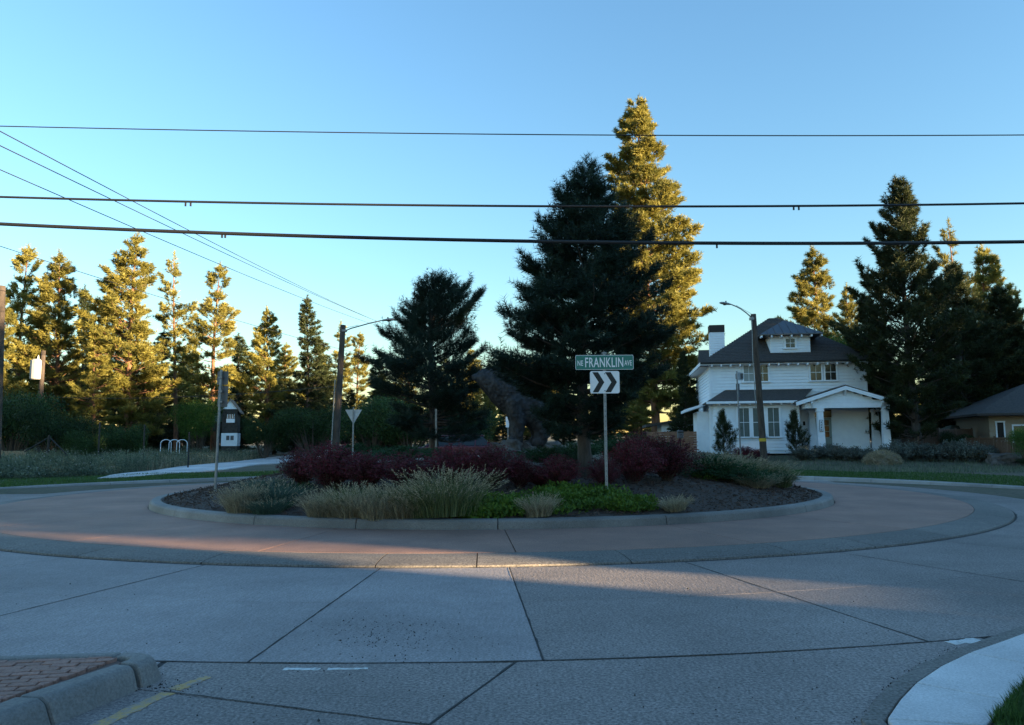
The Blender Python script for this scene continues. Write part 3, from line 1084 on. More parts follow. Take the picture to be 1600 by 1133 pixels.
def ponderosa_prof(rmax, low=0.35, k=0.8):
    def f(t):
        a = 0.55 + 0.45 * sstep(0, low, t)
        return rmax * a * max(0.04, (1 - max(0, (t - low) / (1 - low))) ** k) if t > low else rmax * a
    return f


FAR = []
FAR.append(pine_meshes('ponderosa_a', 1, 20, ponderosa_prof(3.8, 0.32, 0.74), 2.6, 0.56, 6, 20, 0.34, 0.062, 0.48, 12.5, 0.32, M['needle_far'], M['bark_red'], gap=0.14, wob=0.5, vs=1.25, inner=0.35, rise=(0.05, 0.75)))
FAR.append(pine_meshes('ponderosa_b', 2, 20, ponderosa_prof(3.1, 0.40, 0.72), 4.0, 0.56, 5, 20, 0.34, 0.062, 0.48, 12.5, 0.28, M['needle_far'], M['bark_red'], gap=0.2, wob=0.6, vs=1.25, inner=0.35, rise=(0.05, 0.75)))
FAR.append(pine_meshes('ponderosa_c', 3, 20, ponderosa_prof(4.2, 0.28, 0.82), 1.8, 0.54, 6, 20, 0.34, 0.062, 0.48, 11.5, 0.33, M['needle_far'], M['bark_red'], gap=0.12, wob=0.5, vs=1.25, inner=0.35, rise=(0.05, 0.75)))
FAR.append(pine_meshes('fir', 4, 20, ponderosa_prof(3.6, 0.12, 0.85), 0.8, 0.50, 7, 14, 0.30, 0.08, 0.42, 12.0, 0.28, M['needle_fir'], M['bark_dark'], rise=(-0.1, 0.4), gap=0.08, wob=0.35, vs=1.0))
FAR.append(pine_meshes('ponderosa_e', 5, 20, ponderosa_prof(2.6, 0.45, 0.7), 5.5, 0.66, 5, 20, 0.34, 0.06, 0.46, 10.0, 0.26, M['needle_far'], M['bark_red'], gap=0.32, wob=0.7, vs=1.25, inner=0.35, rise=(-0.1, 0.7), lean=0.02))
FAR.append(pine_meshes('ponderosa_f', 6, 20, ponderosa_prof(3.2, 0.45, 0.66), 3.2, 0.58, 5, 20, 0.36, 0.062, 0.50, 11.5, 0.30, M['needle_far'], M['bark_red'], gap=0.26, wob=0.7, vs=1.35, inner=0.4, rise=(-0.15, 0.8), lean=-0.015))


def far_tree(kind, px, ytop, Y, label, wide=1.0, rz=None, group=None, cat='pine tree', name='pine_tree'):
    b = on(px, Y)
    top = at(px, ytop, Y).z
    s = (top - b.z) / 20.0
    return place_tree(FAR[kind], label, b, random.uniform(0, 6.28) if rz is None else rz, (s * wide, s * wide, s), group, name, cat)


# -- the row of trees along the left
for kind, px, ty, Y, w, lab in (
        (5, 30, 392, 76, 1.0, 'tall narrow pine with gold crown, leftmost of the left wood'),
        (0, 84, 402, 72, 1.05, 'tall dark-sided pine, second from the left edge in the left wood'),
        (3, 128, 452, 80, 0.85, 'shorter pine between the second tall pine and the broad gold pine'),
        (2, 204, 371, 70, 1.15, 'broadest sunlit gold pine, tallest of the left wood'),
        (4, 277, 403, 84, 0.95, 'thin sparse pine with see-through crown right of the broadest left pine'),
        (5, 336, 420, 74, 1.05, 'gold pine with orange trunk behind the tower playhouse'),
        (0, 417, 486, 78, 1.0, 'smaller gold pine above the round green bush'),
        (3, 479, 466, 76, 1.05, 'pointed gold-topped pine left of the leaning utility pole'),
        (4, 520, 506, 92, 1.15, 'thin sparse pine just behind the leaning utility pole'),
        (5, 560, 524, 96, 1.0, 'pine between the leaning utility pole and the small island pine'),
        (0, -12, 455, 62, 1.0, 'pine cut by the left edge of the picture behind the pole'),
        (1, 150, 520, 66, 1.3, 'low gold-lit pine behind the pole with the transformer')):
    far_tree(kind, px, ty, Y, lab, w, group='pines of the left wood')
for i, (kind, px, ty, Y, w) in enumerate((
        (3, 60, 520, 92, 1.5), (2, 175, 500, 98, 1.2), (3, 245, 520, 96, 1.5), (2, 300, 530, 104, 1.2), (3, 375, 525, 98, 1.5),
        (2, 445, 540, 102, 1.3), (3, 505, 560, 96, 1.6), (3, 590, 560, 100, 1.6), (2, 640, 555, 106, 1.3), (3, 690, 560, 98, 1.5),
        (2, 735, 548, 112, 1.3), (3, 785, 600, 104, 1.4), (2, 830, 560, 110, 1.4), (3, 880, 590, 100, 1.5), (3, 940, 575, 96, 1.6), (2, 1000, 580, 100, 1.5),
        (3, 20, 560, 84, 1.8), (3, 110, 570, 84, 1.8), (3, 210, 575, 86, 1.8), (3, 290, 590, 88, 1.8), (3, 350, 600, 86, 1.9), (3, 430, 600, 86, 1.9),
        (3, 545, 610, 84, 1.8), (3, 610, 620, 84, 1.8), (0, 760, 612, 84, 1.2), (3, 1065, 600, 84, 1.5))):
    far_tree(kind, px, ty, Y, 'half-hidden pine deep in the wood behind the nearer pines', w, group='hidden pines in the back of the wood')
for k in range(34):
    x = -110 + k * 6.6 + 2 * math.sin(k * 3.1)
    far_tree(3 if k % 3 else 2, 800 + x / (126 + 8 * (k % 2)) * FOC, 588 + 14 * math.sin(k * 1.9), 126 + 8 * (k % 2), 'distant pine in the last row of the wood on the horizon', 1.7, group='distant pines on the horizon')
far_tree(0, 765, 605, 66, 'small orange-lit pine seen between the island pine and the bear', 0.9, group='pines of the left wood')

# -- tall gold pine behind the island, pines behind and beside the house
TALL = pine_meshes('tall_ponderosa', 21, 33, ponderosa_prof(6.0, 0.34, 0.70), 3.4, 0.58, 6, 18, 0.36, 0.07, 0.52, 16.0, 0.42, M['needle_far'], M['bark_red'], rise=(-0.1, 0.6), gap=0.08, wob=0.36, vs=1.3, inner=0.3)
b = on(1024, 70)
place_tree(TALL, 'very tall sunlit gold pine rising behind the dark island pine', b, 0.6, ((at(990, 158, 70).z - b.z) / 33.0,) * 3)
far_tree(0, 1284, 393, 76, 'gold pine rising behind the right side of the white house roof', 1.05)
far_tree(2, 1332, 450, 80, 'shorter gold pine between the house roof and the big dark pine', 0.9)
far_tree(3, 1068, 548, 58, 'dark fir under the tall gold pine, left of the chimney', 1.0, cat='fir tree', name='fir_tree')
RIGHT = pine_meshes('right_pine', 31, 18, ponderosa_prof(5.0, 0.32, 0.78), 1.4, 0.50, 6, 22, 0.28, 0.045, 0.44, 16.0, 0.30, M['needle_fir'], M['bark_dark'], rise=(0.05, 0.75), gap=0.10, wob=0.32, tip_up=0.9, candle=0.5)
b = on(1430, 46)
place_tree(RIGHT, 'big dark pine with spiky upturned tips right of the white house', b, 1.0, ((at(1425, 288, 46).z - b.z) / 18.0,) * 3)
b = on(1362, 50)
place_tree(RIGHT, 'dark pine leaning over the house corner, lower neighbour of the big dark pine', b, 3.9, (0.62, 0.62, (at(1350, 470, 50).z - b.z) / 18.0))
b = on(1512, 55)
place_tree(RIGHT, 'dark pine filling in right of the big dark pine, over the canopy', b, 2.1, (0.85, 0.85, (at(1508, 420, 55).z - b.z) / 18.0))
b = on(1566, 56)
place_tree(RIGHT, 'dark pine rising over the tan house near the right edge', b, 5.2, (0.8, 0.8, (at(1562, 455, 56).z - b.z) / 18.0))
far_tree(4, 1517, 350, 64, 'thin spire pine behind and right of the big dark pine', 0.9)
far_tree(0, 1556, 388, 60, 'gold-sided pine right of the thin spire', 1.0)
far_tree(2, 1600, 455, 58, 'pine cut by the right edge of the picture behind the tan house', 1.0)
far_tree(3, 1490, 500, 58, 'dark fir behind the canopy and the board fence', 1.4, cat='fir tree', name='fir_tree')
far_tree(3, 1575, 540, 66, 'dark fir directly behind the tan house roof', 1.4, cat='fir tree', name='fir_tree')
for i, (px, ty, Y) in enumerate(((1120, 560, 92), (1180, 575, 96), (1250, 560, 92), (1320, 560, 94), (1390, 560, 88), (1450, 560, 84), (1530, 560, 84), (1610, 560, 84))):
    far_tree(3, px, ty, Y, 'half-hidden fir behind the white house and its neighbours', 1.5, group='hidden firs behind the houses', cat='fir tree', name='fir_tree')

# -- the two pines on the island
def isl_prof(rmax, low, k, foot=0.72):
    def f(t):
        return rmax * (foot + (1 - foot) * sstep(0, low, t)) if t < low else rmax * max(0.05, 1 - ((t - low) / (1 - low)) ** k)
    return f


b = hit(915, 742)
BIG_H = at(930, 272, b.y).z - b.z
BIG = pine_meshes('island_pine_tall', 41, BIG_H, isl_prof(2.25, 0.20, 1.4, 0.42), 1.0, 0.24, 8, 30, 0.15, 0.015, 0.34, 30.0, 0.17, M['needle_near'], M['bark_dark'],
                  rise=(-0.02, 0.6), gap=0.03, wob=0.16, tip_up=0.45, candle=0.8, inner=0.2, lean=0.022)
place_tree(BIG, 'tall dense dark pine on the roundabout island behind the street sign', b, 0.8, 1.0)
b2 = on(678, 26.6)
SM_H = at(690, 446, 26.6).z - b2.z
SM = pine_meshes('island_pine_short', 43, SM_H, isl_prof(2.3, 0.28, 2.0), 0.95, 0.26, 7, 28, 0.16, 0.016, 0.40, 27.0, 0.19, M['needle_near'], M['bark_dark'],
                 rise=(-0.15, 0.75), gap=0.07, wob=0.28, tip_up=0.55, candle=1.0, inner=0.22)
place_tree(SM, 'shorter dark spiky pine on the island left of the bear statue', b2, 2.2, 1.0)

# -- young pines in front of the house
YOUNG = pine_meshes('young_pine', 51, 2.2, isl_prof(0.72, 0.25, 1.2), 0.12, 0.17, 6, 34, 0.13, 0.012, 0.28, 14, 0.035, M['needle_fir'], M['bark_dark'],
                    rise=(0.3, 1.0), gap=0.05, wob=0.25, tip_up=1.0, candle=0.9)
for px, ty, by, Y, w, lab in ((1128, 652, 716, 46.5, 1.0, 'young sparse pine at the left corner of the white house'),
                              (1241, 652, 722, 46.0, 0.98, 'young bushy pine in front of the porch left post')):
    bb = on(px, Y)
    s = (at(px, ty, Y).z - bb.z) / 2.2
    place_tree(YOUNG, lab, bb, px * 0.1, (s * w, s * w, s))

# -- out-of-frame shade trees, and houses added to slit the sunlight (the photographer's right)
b_ = -34.0
i = 0
while b_ < 118:
    for a_, off in ((54, 0.0), (62, 1.7)):
        bb = b_ + off
        if abs(bb - 9.1) < 3.8: continue
        p = SUN_H * (a_ + 2 * math.sin(i * 1.7)) + SUN_P * bb
        h = 18.6 + (a_ - 54) * 0.10 + 1.6 * math.sin(i * 2.3) + 0.8 * math.sin(i * 0.9)
        t = place_tree(FAR[3] if i % 3 else FAR[2], 'tall pine in the row outside the picture to the right', Vector((p.x, p.y, 0)), i * 1.3, (1.25, 1.25, h / 20.0), 'pines outside the picture on the right')
        i += 1
    b_ += 3.3
for b0, b1, lab in ((-5.5, 8.42, 'nearer of two made-up tan houses outside the picture that frame the sun streak'), (9.62, 21.0, 'farther of two made-up tan houses outside the picture that frame the sun streak')):
    p = SUN_H * 41
    h = thing('added_slit_house', lab, 'house', (p.x, p.y, -0.05), math.atan2(SUN_H.y, SUN_H.x))  # unseen block added so the slit beside it shapes the sun streak
    MB().box(0, 8, b0, b1, 0, 7.6).build('wall', M['tan'], h)
    MB().prism([(-0.5, b0 - 0.05, 7.6), (8.5, b0 - 0.05, 7.6), (4, b0 - 0.05, 10.4)], (0, b1 - b0 + 0.1, 0)).build('roof', M['shingle'], h)
    for k in range(3):
        y = b0 + (b1 - b0) * (k + 0.5) / 3
        for z in (1.0, 4.4): MB().box(-0.06, -0.002, y - 0.6, y + 0.6, z, z + 1.4).build('window', M['glass'], h)
    MB().box(-0.08, -0.002, b0 + 1.2, b0 + 2.2, 0.05, 2.2).build('door', M['door_green'], h)


p = SUN_H * 41 + SUN_P * 9.02
g = thing('added_slit_blocker', 'narrow garage between two added houses outside the picture, made up to cut the sun streak', 'blocker', (p.x, p.y, -0.05), math.atan2(SUN_H.y, SUN_H.x))  # unseen wedge added in the slit to end the sun streak
MB().prism([(0, -0.585, 0), (4, -0.585, 0), (4, -0.585, 4.80), (0, -0.585, 3.9)], (0, 1.17, 0)).build('wall', M['tan'], g)
MB().box(-0.06, -0.002, -0.42, 0.42, 0.05, 2.2).build('door', M['grey_board'], g)
MB().prism([(-0.1, -0.59, 3.905), (4.02, -0.59, 4.81), (4.02, -0.59, 4.90), (-0.1, -0.59, 4.0)], (0, 1.18, 0)).build('roof', M['shingle'], g)


# ------------------------------------------------------------------ leafy shrubs and grasses
def leaves(p, size, up=0.3, flat_=0.0):
    """a small pointed leaf (two triangles) at each p"""
    n = len(p)
    d = rng.normal(size=(n, 3)); d[:, 2] += up
    d /= np.linalg.norm(d, axis=1)[:, None]
    s = np.cross(d, rng.normal(size=(n, 3))); s /= np.linalg.norm(s, axis=1)[:, None] + 1e-9
    L = (np.broadcast_to(size, (n,)) * rng.uniform(0.7, 1.25, n))[:, None]
    a, m1, m2, e = p, p + d * L * 0.5 + s * L * 0.28, p + d * L * 0.5 - s * L * 0.28, p + d * L
    return np.concatenate([np.stack([a, m1, e], 1), np.stack([a, e, m2], 1)], 0)


def arching(n, rad, h, nseg=4, out=0.6, jitter=0.1, seed=0, base_r=0.12):
    """stems rising from a crown and arching out; returns polylines (n, nseg+1, 3)"""
    az = rng.uniform(0, 6.283, n)
    r = rad * rng.random(n) ** 0.6 * out
    hh = h * (1 - 0.42 * (r / (rad + 1e-6)) ** 2) * rng.uniform(0.55, 1.1, n)
    t = np.linspace(0, 1, nseg + 1)
    rr = base_r * rng.random(n)[:, None] * rad + r[:, None] * t[None, :] ** 1.35
    zz = hh[:, None] * (1 - (1 - t[None, :]) ** 1.5)
    x = rr * np.cos(az)[:, None]; y = rr * np.sin(az)[:, None]
    P = np.stack([x, y, zz], -1)
    P[:, 1:] += rng.normal(size=P[:, 1:].shape) * jitter * np.array([rad, rad, h]) * 0.25
    return P


def ribbons(P, w0, w1):
    """thin double-triangle ribbons along polylines"""
    n, k, _ = P.shape
    out = []
    side = rng.normal(size=(n, 3)); side[:, 2] *= 0.2; side /= np.linalg.norm(side, axis=1)[:, None]
    for i in range(k - 1):
        a0 = w0 + (w1 - w0) * i / (k - 1); a1 = w0 + (w1 - w0) * (i + 1) / (k - 1)
        A, B = P[:, i] - side * a0 / 2, P[:, i] + side * a0 / 2
        C, D = P[:, i + 1] + side * a1 / 2, P[:, i + 1] - side * a1 / 2
        out.append(np.stack([A, B, C], 1)); out.append(np.stack([A, C, D], 1))
    return np.concatenate(out, 0)


def barberry(seed):
    P = arching(420, 0.55, 1.0, 5, 1.0, 0.06)
    st = ribbons(P, 0.010, 0.005)
    n = 15000
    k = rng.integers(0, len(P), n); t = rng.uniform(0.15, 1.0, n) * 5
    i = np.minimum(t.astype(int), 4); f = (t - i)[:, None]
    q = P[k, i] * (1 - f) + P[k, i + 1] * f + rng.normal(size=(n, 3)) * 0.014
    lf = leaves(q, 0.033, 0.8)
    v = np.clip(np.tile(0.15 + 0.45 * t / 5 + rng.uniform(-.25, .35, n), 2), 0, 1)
    return (tri_mesh('barberry_stems', st, rng.random(len(st)) * 0.5, M['twig']), tri_mesh('barberry_leaves', lf, v, M['barberry']))


BARB = [barberry(i) for i in range(3)]


def shrub(name, meshes, parts, label, cat, loc, rz, sc, group=None):
    t = thing(name, label, cat, loc, rz, group, sc)
    t.rotation_euler = (random.uniform(-0.10, 0.10), random.uniform(-0.10, 0.10), rz)
    for pn, m in zip(parts, meshes): link(pn, m, t)
    return t


# px, foot y, top y, width px
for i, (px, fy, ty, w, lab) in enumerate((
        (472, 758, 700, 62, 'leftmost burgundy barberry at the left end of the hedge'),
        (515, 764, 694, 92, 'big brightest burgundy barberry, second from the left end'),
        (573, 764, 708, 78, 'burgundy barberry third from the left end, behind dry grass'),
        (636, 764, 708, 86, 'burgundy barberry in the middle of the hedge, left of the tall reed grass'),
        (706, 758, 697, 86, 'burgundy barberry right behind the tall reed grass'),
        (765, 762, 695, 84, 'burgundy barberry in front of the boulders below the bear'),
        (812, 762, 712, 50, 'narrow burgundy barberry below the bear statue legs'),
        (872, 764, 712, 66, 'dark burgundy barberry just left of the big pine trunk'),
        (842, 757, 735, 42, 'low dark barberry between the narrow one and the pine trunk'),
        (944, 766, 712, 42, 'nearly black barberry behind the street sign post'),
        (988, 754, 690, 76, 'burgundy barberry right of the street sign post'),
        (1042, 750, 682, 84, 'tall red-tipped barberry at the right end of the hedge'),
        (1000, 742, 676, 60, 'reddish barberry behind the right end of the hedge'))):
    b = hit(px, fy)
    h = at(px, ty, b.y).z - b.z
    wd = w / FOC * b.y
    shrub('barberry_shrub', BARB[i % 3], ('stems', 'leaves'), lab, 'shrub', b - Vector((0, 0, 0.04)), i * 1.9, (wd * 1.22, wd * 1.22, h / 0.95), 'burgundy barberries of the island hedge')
for px, Y, w, h, lab in ((1160, 45.5, 1.6, 0.8, 'low red barberry by the young pine at the house corner'), (1180, 45.8, 1.3, 0.6, 'small reddish barberry beside the pole foot at the house')):
    shrub('barberry_shrub', BARB[1], ('stems', 'leaves'), lab, 'shrub', on(px, Y), px, (w, w, h))


def juniper(seed):
    P = arching(420, 0.5, 0.45, 4, 1.0, 0.14)
    tips = P[:, 2:].reshape(-1, 3)
    d = (P[:, -1] - P[:, -2]); d = np.repeat(d, 3, 0); d /= np.linalg.norm(d, axis=1)[:, None] + 1e-9
    tr = brushes(tips, d, 0.10, 9, 0.055, 0.012, 0.7)
    v = np.clip(rng.uniform(0.15, 0.95, len(tr)), 0, 1)
    st = ribbons(P, 0.010, 0.006)
    return (tri_mesh('juniper_stems', st, None, M['twig']), tri_mesh('juniper_sprays', tr, v, M['juniper']))


JUN = [juniper(0), juniper(1)]
for i, (px, fy, ty, w, lab) in enumerate((
        (560, 722, 698, 90, 'flat green juniper behind the left barberries'),
        (628, 720, 700, 110, 'flat green juniper by the foot of the shorter island pine'),
        (690, 716, 702, 60, 'small green juniper left of the boulders'),
        (868, 730, 702, 110, 'spreading green juniper left of the big pine trunk'),
        (985, 722, 686, 120, 'dark green juniper behind the street sign post'),
        (900, 722, 696, 70, 'small dark juniper just behind the big pine trunk'),
        (1105, 745, 715, 90, 'bright green juniper right of the hedge end'),
        (1150, 752, 728, 110, 'low bright juniper mat in the middle of the right slope'),
        (1205, 757, 738, 70, 'low juniper mat at the right tip of the planting'))):
    b = hit(px, fy)
    h = max(0.2, at(px, ty, b.y).z - b.z)
    wd = w / FOC * b.y
    shrub('juniper_shrub', JUN[i % 2], ('stems', 'foliage'), lab, 'juniper', b - Vector((0, 0, 0.03)), i * 1.3, (wd, wd, h / 0.45), 'junipers on the island')


def grass_clump(n, rad, h, mat, heads=0.0, droop=0.6, w=0.006, nseg=5, headmat=None):
    P = arching(n, rad, h, nseg, droop * 0.8, 0.09, base_r=0.62)
    tr = ribbons(P, w, w * 0.35)
    v = np.clip(np.tile(rng.random(n) ** 1.5, 2 * nseg) * 0.95 + 0.05, 0, 1)
    res = [tri_mesh('grass_blades', tr, v, mat)]
    if heads:
        k = int(n * heads)
        tp = P[:k, -1]; d = P[:k, -1] - P[:k, -2]; d[:, 2] += 0.05; d /= np.linalg.norm(d, axis=1)[:, None]
        hd = brushes(tp - d * 0.05, d, 0.16, 12, 0.035, 0.008, 0.35)
        res.append(tri_mesh('seed_heads', hd, rng.random(len(hd)), headmat or M['straw']))
    return res


G_REED = grass_clump(1100, 0.62, 1.0, M['reed'], 0.45, 0.95)
G_STRAW = [grass_clump(1100, 0.45, 0.6, M['straw'], 0.2, 0.9, 0.009), grass_clump(800, 0.40, 0.55, M['straw'], 0.25, 0.95, 0.009)]
G_BLUE = grass_clump(1100, 0.45, 0.5, M['bluegrass'], 0.08, 1.1, 0.006)
G_MIX = grass_clump(850, 0.45, 0.62, M['reed'], 0.35, 0.9, 0.009)
for i, (kind, px, fy, ty, w, lab) in enumerate((
        (G_REED, 697, 806, 722, 118, 'tallest fountain of green reed grass in front of the hedge'),
        (G_MIX, 655, 806, 752, 70, 'green grass tuft at the left foot of the tallest reed grass'),
        (G_STRAW[0], 505, 806, 764, 60, 'leftmost dry straw tuft of the straw row along the kerb'),
        (G_MIX, 545, 803, 752, 66, 'greenish tall tuft rising behind the left of the straw row'),
        (G_STRAW[1], 548, 809, 770, 62, 'dry straw tuft second from the left of the straw row'),
        (G_STRAW[0], 588, 810, 768, 62, 'dry straw tuft in the middle of the straw row'),
        (G_MIX, 612, 804, 752, 56, 'feathery tuft rising behind the middle of the straw row'),
        (G_STRAW[1], 628, 810, 768, 58, 'dry straw tuft at the right end of the straw row'),
        (G_STRAW[1], 526, 807, 770, 48, 'low straw tuft filling in left of the straw row middle'),
        (G_STRAW[0], 570, 806, 762, 54, 'upright straw tuft in the back of the straw row'),
        (G_STRAW[1], 606, 808, 772, 50, 'low straw tuft filling in right of the straw row middle'),
        (G_STRAW[0], 645, 808, 770, 46, 'low straw tuft under the left side of the tallest reed grass'),
        (G_STRAW[0], 378, 800, 752, 52, 'pale yellow tuft near the leaning sign post'),
        (G_BLUE, 428, 788, 748, 84, 'blue-green mound of grass at the left end of the bed'),
        (G_BLUE, 418, 802, 772, 52, 'small blue-green tuft beside the pale yellow tuft'),
        (G_BLUE, 408, 766, 742, 60, 'small blue-green tuft behind the mound at the left end'),
        (G_STRAW[1], 842, 806, 768, 54, 'pale tuft in the middle of the green ground cover'),
        (G_STRAW[1], 1055, 797, 772, 46, 'small straw tuft on bare mulch right of the ground cover'),
        (G_MIX, 1110, 745, 704, 70, 'tall feathery grass at the left of the right slope'),
        (G_MIX, 1150, 748, 706, 76, 'tall feathery grass in the middle of the right slope'),
        (G_MIX, 1192, 752, 716, 70, 'feathery grass near the right tip of the planting'),
        (G_STRAW[0], 1130, 742, 706, 60, 'straw-coloured grass behind the feathery grass on the right slope'),
        (G_STRAW[1], 1180, 760, 738, 60, 'low pale tuft hanging over mulch on the right slope'),
        (G_MIX, 1218, 760, 735, 44, 'last green tuft at the right tip of the planting'))):
    b = hit(px, fy)
    h = max(0.15, at(px, ty, b.y).z - b.z)
    wd = w / FOC * b.y
    hh = {id(G_REED): 1.0, id(G_STRAW[0]): 0.6, id(G_STRAW[1]): 0.55, id(G_BLUE): 0.5, id(G_MIX): 0.62}[id(kind)]
    ww = {id(G_REED): 1.15}.get(id(kind), 0.85)
    shrub('ornamental_grass', kind, ('blades', 'seed_heads'), lab, 'grass tuft', b - Vector((0, 0, 0.02)), i * 2.1, (wd * 1.25 / ww, wd * 1.25 / ww, 0.82 * h / hh), 'ornamental grasses on the island')


# -- low bright ground cover (stuff), mulch chips (stuff), small weeds
def cover(name, blobs, n, size, hgt, mat, label, cat, up=0.8):
    P = []
    for k in range(n):
        px, py, rx, ry = blobs[rng.integers(0, len(blobs))]
        a = rng.uniform(0, 6.283); r = rng.random() ** 0.6
        P.append((px + rx * r * math.cos(a), py + ry * r * math.sin(a)))
    Q = []
    for px, py in P:
        d = ray(px, py); y = 10.0
        # solve on the mound by a few fixed-point steps
        x, y = d.x * 15, 15.0
        for _ in range(14):
            z = ground(d.x * y, y) if in_bed(d.x * y, y) else 0.27
            y = 0.5 * y + 0.5 * (z - EYE) / d.z
        if not in_bed(d.x * y, y, 0.06): continue
        x = d.x * y
        lump = 0.5 + 0.5 * math.sin(x * 5.1 + 1.3 * math.sin(y * 4)) * math.sin(y * 6.3)
        Q.append((x, y, ground(x, y) + hgt * rng.random() * (0.35 + 0.65 * lump)))
    Q = np.array(Q)
    tr = leaves(Q, size, up)
    o = link(name, tri_mesh(name, tr, np.clip(rng.random(len(tr)) * 0.7 + 0.3 * rng.random(), 0, 1), mat))
    return tag(o, label, cat, kind='stuff')


cover('ground_cover', [(790, 795, 60, 14), (860, 790, 70, 16), (930, 785, 70, 14), (985, 792, 45, 9), (760, 802, 50, 9), (900, 775, 60, 10), (725, 806, 30, 6)],
      15000, 0.075, 0.22, M['cover'], 'bright green leafy ground cover in front of the street sign', 'ground cover')
cover('ground_cover', [(1140, 744, 60, 8), (1195, 752, 50, 6), (1110, 738, 40, 6)], 6000, 0.05, 0.14, M['cover'], 'green ground cover on the right slope under the feathery grass', 'ground cover')
cover('ground_cover', [(430, 790, 30, 8), (440, 765, 50, 14)], 2600, 0.045, 0.10, M['juniper'], 'sparse dark green ground cover near the left end of the bed', 'ground cover')


def chips():
    n = 16000
    a = rng.uniform(0, 6.283, n); r = R_BED * np.sqrt(rng.uniform(0.25, 0.985, n))
    x = IX + r * np.cos(a); y = IY + r * np.sin(a)
    keep = y < 27
    x, y = x[keep], y[keep]
    z = np.array([ground(p, q) for p, q in zip(x, y)]) - 0.012 + rng.uniform(0, 0.02, len(x))
    p = np.stack([x, y, z], 1)
    d = rng.normal(size=p.shape); d[:, 2] *= 0.35; d /= np.linalg.norm(d, axis=1)[:, None]
    s = np.cross(d, [0, 0, 1.0]) + rng.normal(size=p.shape) * 0.3; s /= np.linalg.norm(s, axis=1)[:, None]
    L = rng.uniform(0.03, 0.11, len(x))[:, None]; W = rng.uniform(0.012, 0.035, len(x))[:, None]
    u = np.cross(s, d); H = 0.012
    a0, b0, c0, d0 = p - s * W / 2, p + s * W / 2, p + d * L + s * W * 0.3, p + d * L - s * W * 0.3
    top = u * H
    tr = np.concatenate([np.stack(t, 1) for t in ((a0 + top, b0 + top, c0 + top), (a0 + top, c0 + top, d0 + top), (a0, b0, b0 + top), (a0, b0 + top, a0 + top), (b0, c0, c0 + top), (d0, a0, a0 + top))], 0)
    o = link('mulch_chips', tri_mesh('mulch_chips', tr, np.tile(rng.random(len(x)), 6), M['chip']))
    tag(o, 'dark brown bark chips covering the island bed', 'mulch', kind='stuff')


chips()


# -- sagebrush before the house, weeds on the left
def sagebrush(seed):
    P = arching(150, 0.55, 0.8, 4, 1.0, 0.16)
    n = 5200
    k = rng.integers(0, len(P), n); t = rng.uniform(0.8, 4.0, n); i = np.minimum(t.astype(int), 3); f = (t - i)[:, None]
    q = P[k, i] * (1 - f) + P[k, i + 1] * f + rng.normal(size=(n, 3)) * 0.03
    lf = leaves(q, 0.06, 0.8)
    v = np.clip(np.tile(0.25 + 0.1 * t + rng.uniform(-.25, .3, n), 2), 0, 1)
    return (tri_mesh('sage_stems', ribbons(P, 0.02, 0.008), None, M['twig']), tri_mesh('sage_leaves', lf, v, M['sage']))


SAGE = [sagebrush(0), sagebrush(1)]
for i, (px, Y, w, h) in enumerate(((1250, 44.6, 1.7, 0.8), (1272, 45.5, 1.3, 0.7), (1305, 44.5, 1.6, 0.85), (1330, 44.0, 1.5, 0.8), (1352, 44.6, 1.3, 0.7),
                                   (1392, 44.2, 1.8, 1.15), (1420, 44.8, 1.6, 1.05), (1448, 44.2, 1.7, 1.0), (1480, 44.0, 1.8, 1.15), (1500, 43.6, 1.6, 1.2), (1524, 43.2, 1.7, 1.05), (1544, 43.0, 1.3, 0.9), (1290, 46, 1.4, 0.8))):
    words = ('leftmost low sagebrush under the young bushy pine', 'small sagebrush below the porch left posts', 'dark round sagebrush below the porch door', 'sagebrush below the middle of the porch', 'sagebrush just left of the straw heap',
             'tall pale sagebrush right of the straw heap', 'sagebrush right of the tall pale one by the heap', 'sagebrush in the middle of the right row', 'tall sagebrush in front of the canopy', 'tallest grey sagebrush before the board fence',
             'sagebrush left of the dark boulder', 'small sagebrush touching the dark boulder', 'sagebrush close to the house below the porch')
    shrub('sagebrush', SAGE[i % 2], ('stems', 'leaves'), words[i], 'sagebrush', on(px, Y), i * 1.1, (w / 1.05, w / 1.05, h / 0.8 * 0.98), 'sagebrush in front of the house')


def leafy(seed, rx, rz, n, size, mat, trunk_h, blobs=14, foot=0.0):
    rn = random.Random(seed)
    P = []
    tb = MB()
    per = n // blobs
    for k in range(blobs):
        a = rn.uniform(0, 6.283); e = rn.uniform(-0.5, 1.0); r = rn.uniform(0.35, 0.8)
        c = np.array([rx * r * math.cos(a), rx * r * math.sin(a), trunk_h + rz * (1 + r * e)])
        q = rng.normal(size=(per, 3)); q /= np.linalg.norm(q, axis=1)[:, None]
        q *= (rng.random(per) ** 0.4)[:, None] * np.array([rx * 0.48, rx * 0.48, rz * 0.42])
        P.append(c + q)
        tb.tube([(0, 0, foot), (c[0] * 0.3, c[1] * 0.3, trunk_h * 0.8 + 0.1), tuple(c)], [0.05 * rx * 0.5 + 0.01, 0.04 * rx * 0.5, 0.008], 5, False)
    tb.tube([(0, 0, -0.2), (0.02, 0, trunk_h + rz * 0.8)], [0.07 * rx * 0.6 + 0.02, 0.02], 7)
    P = np.concatenate(P)
    lf = leaves(P, size, 0.2)
    v = np.clip(np.tile(rng.uniform(0.05, 0.95, len(P)), 2), 0, 1)
    return (tb.mesh('stems', M['twig'], False, False), tri_mesh('leafy_crown', lf, v, mat))


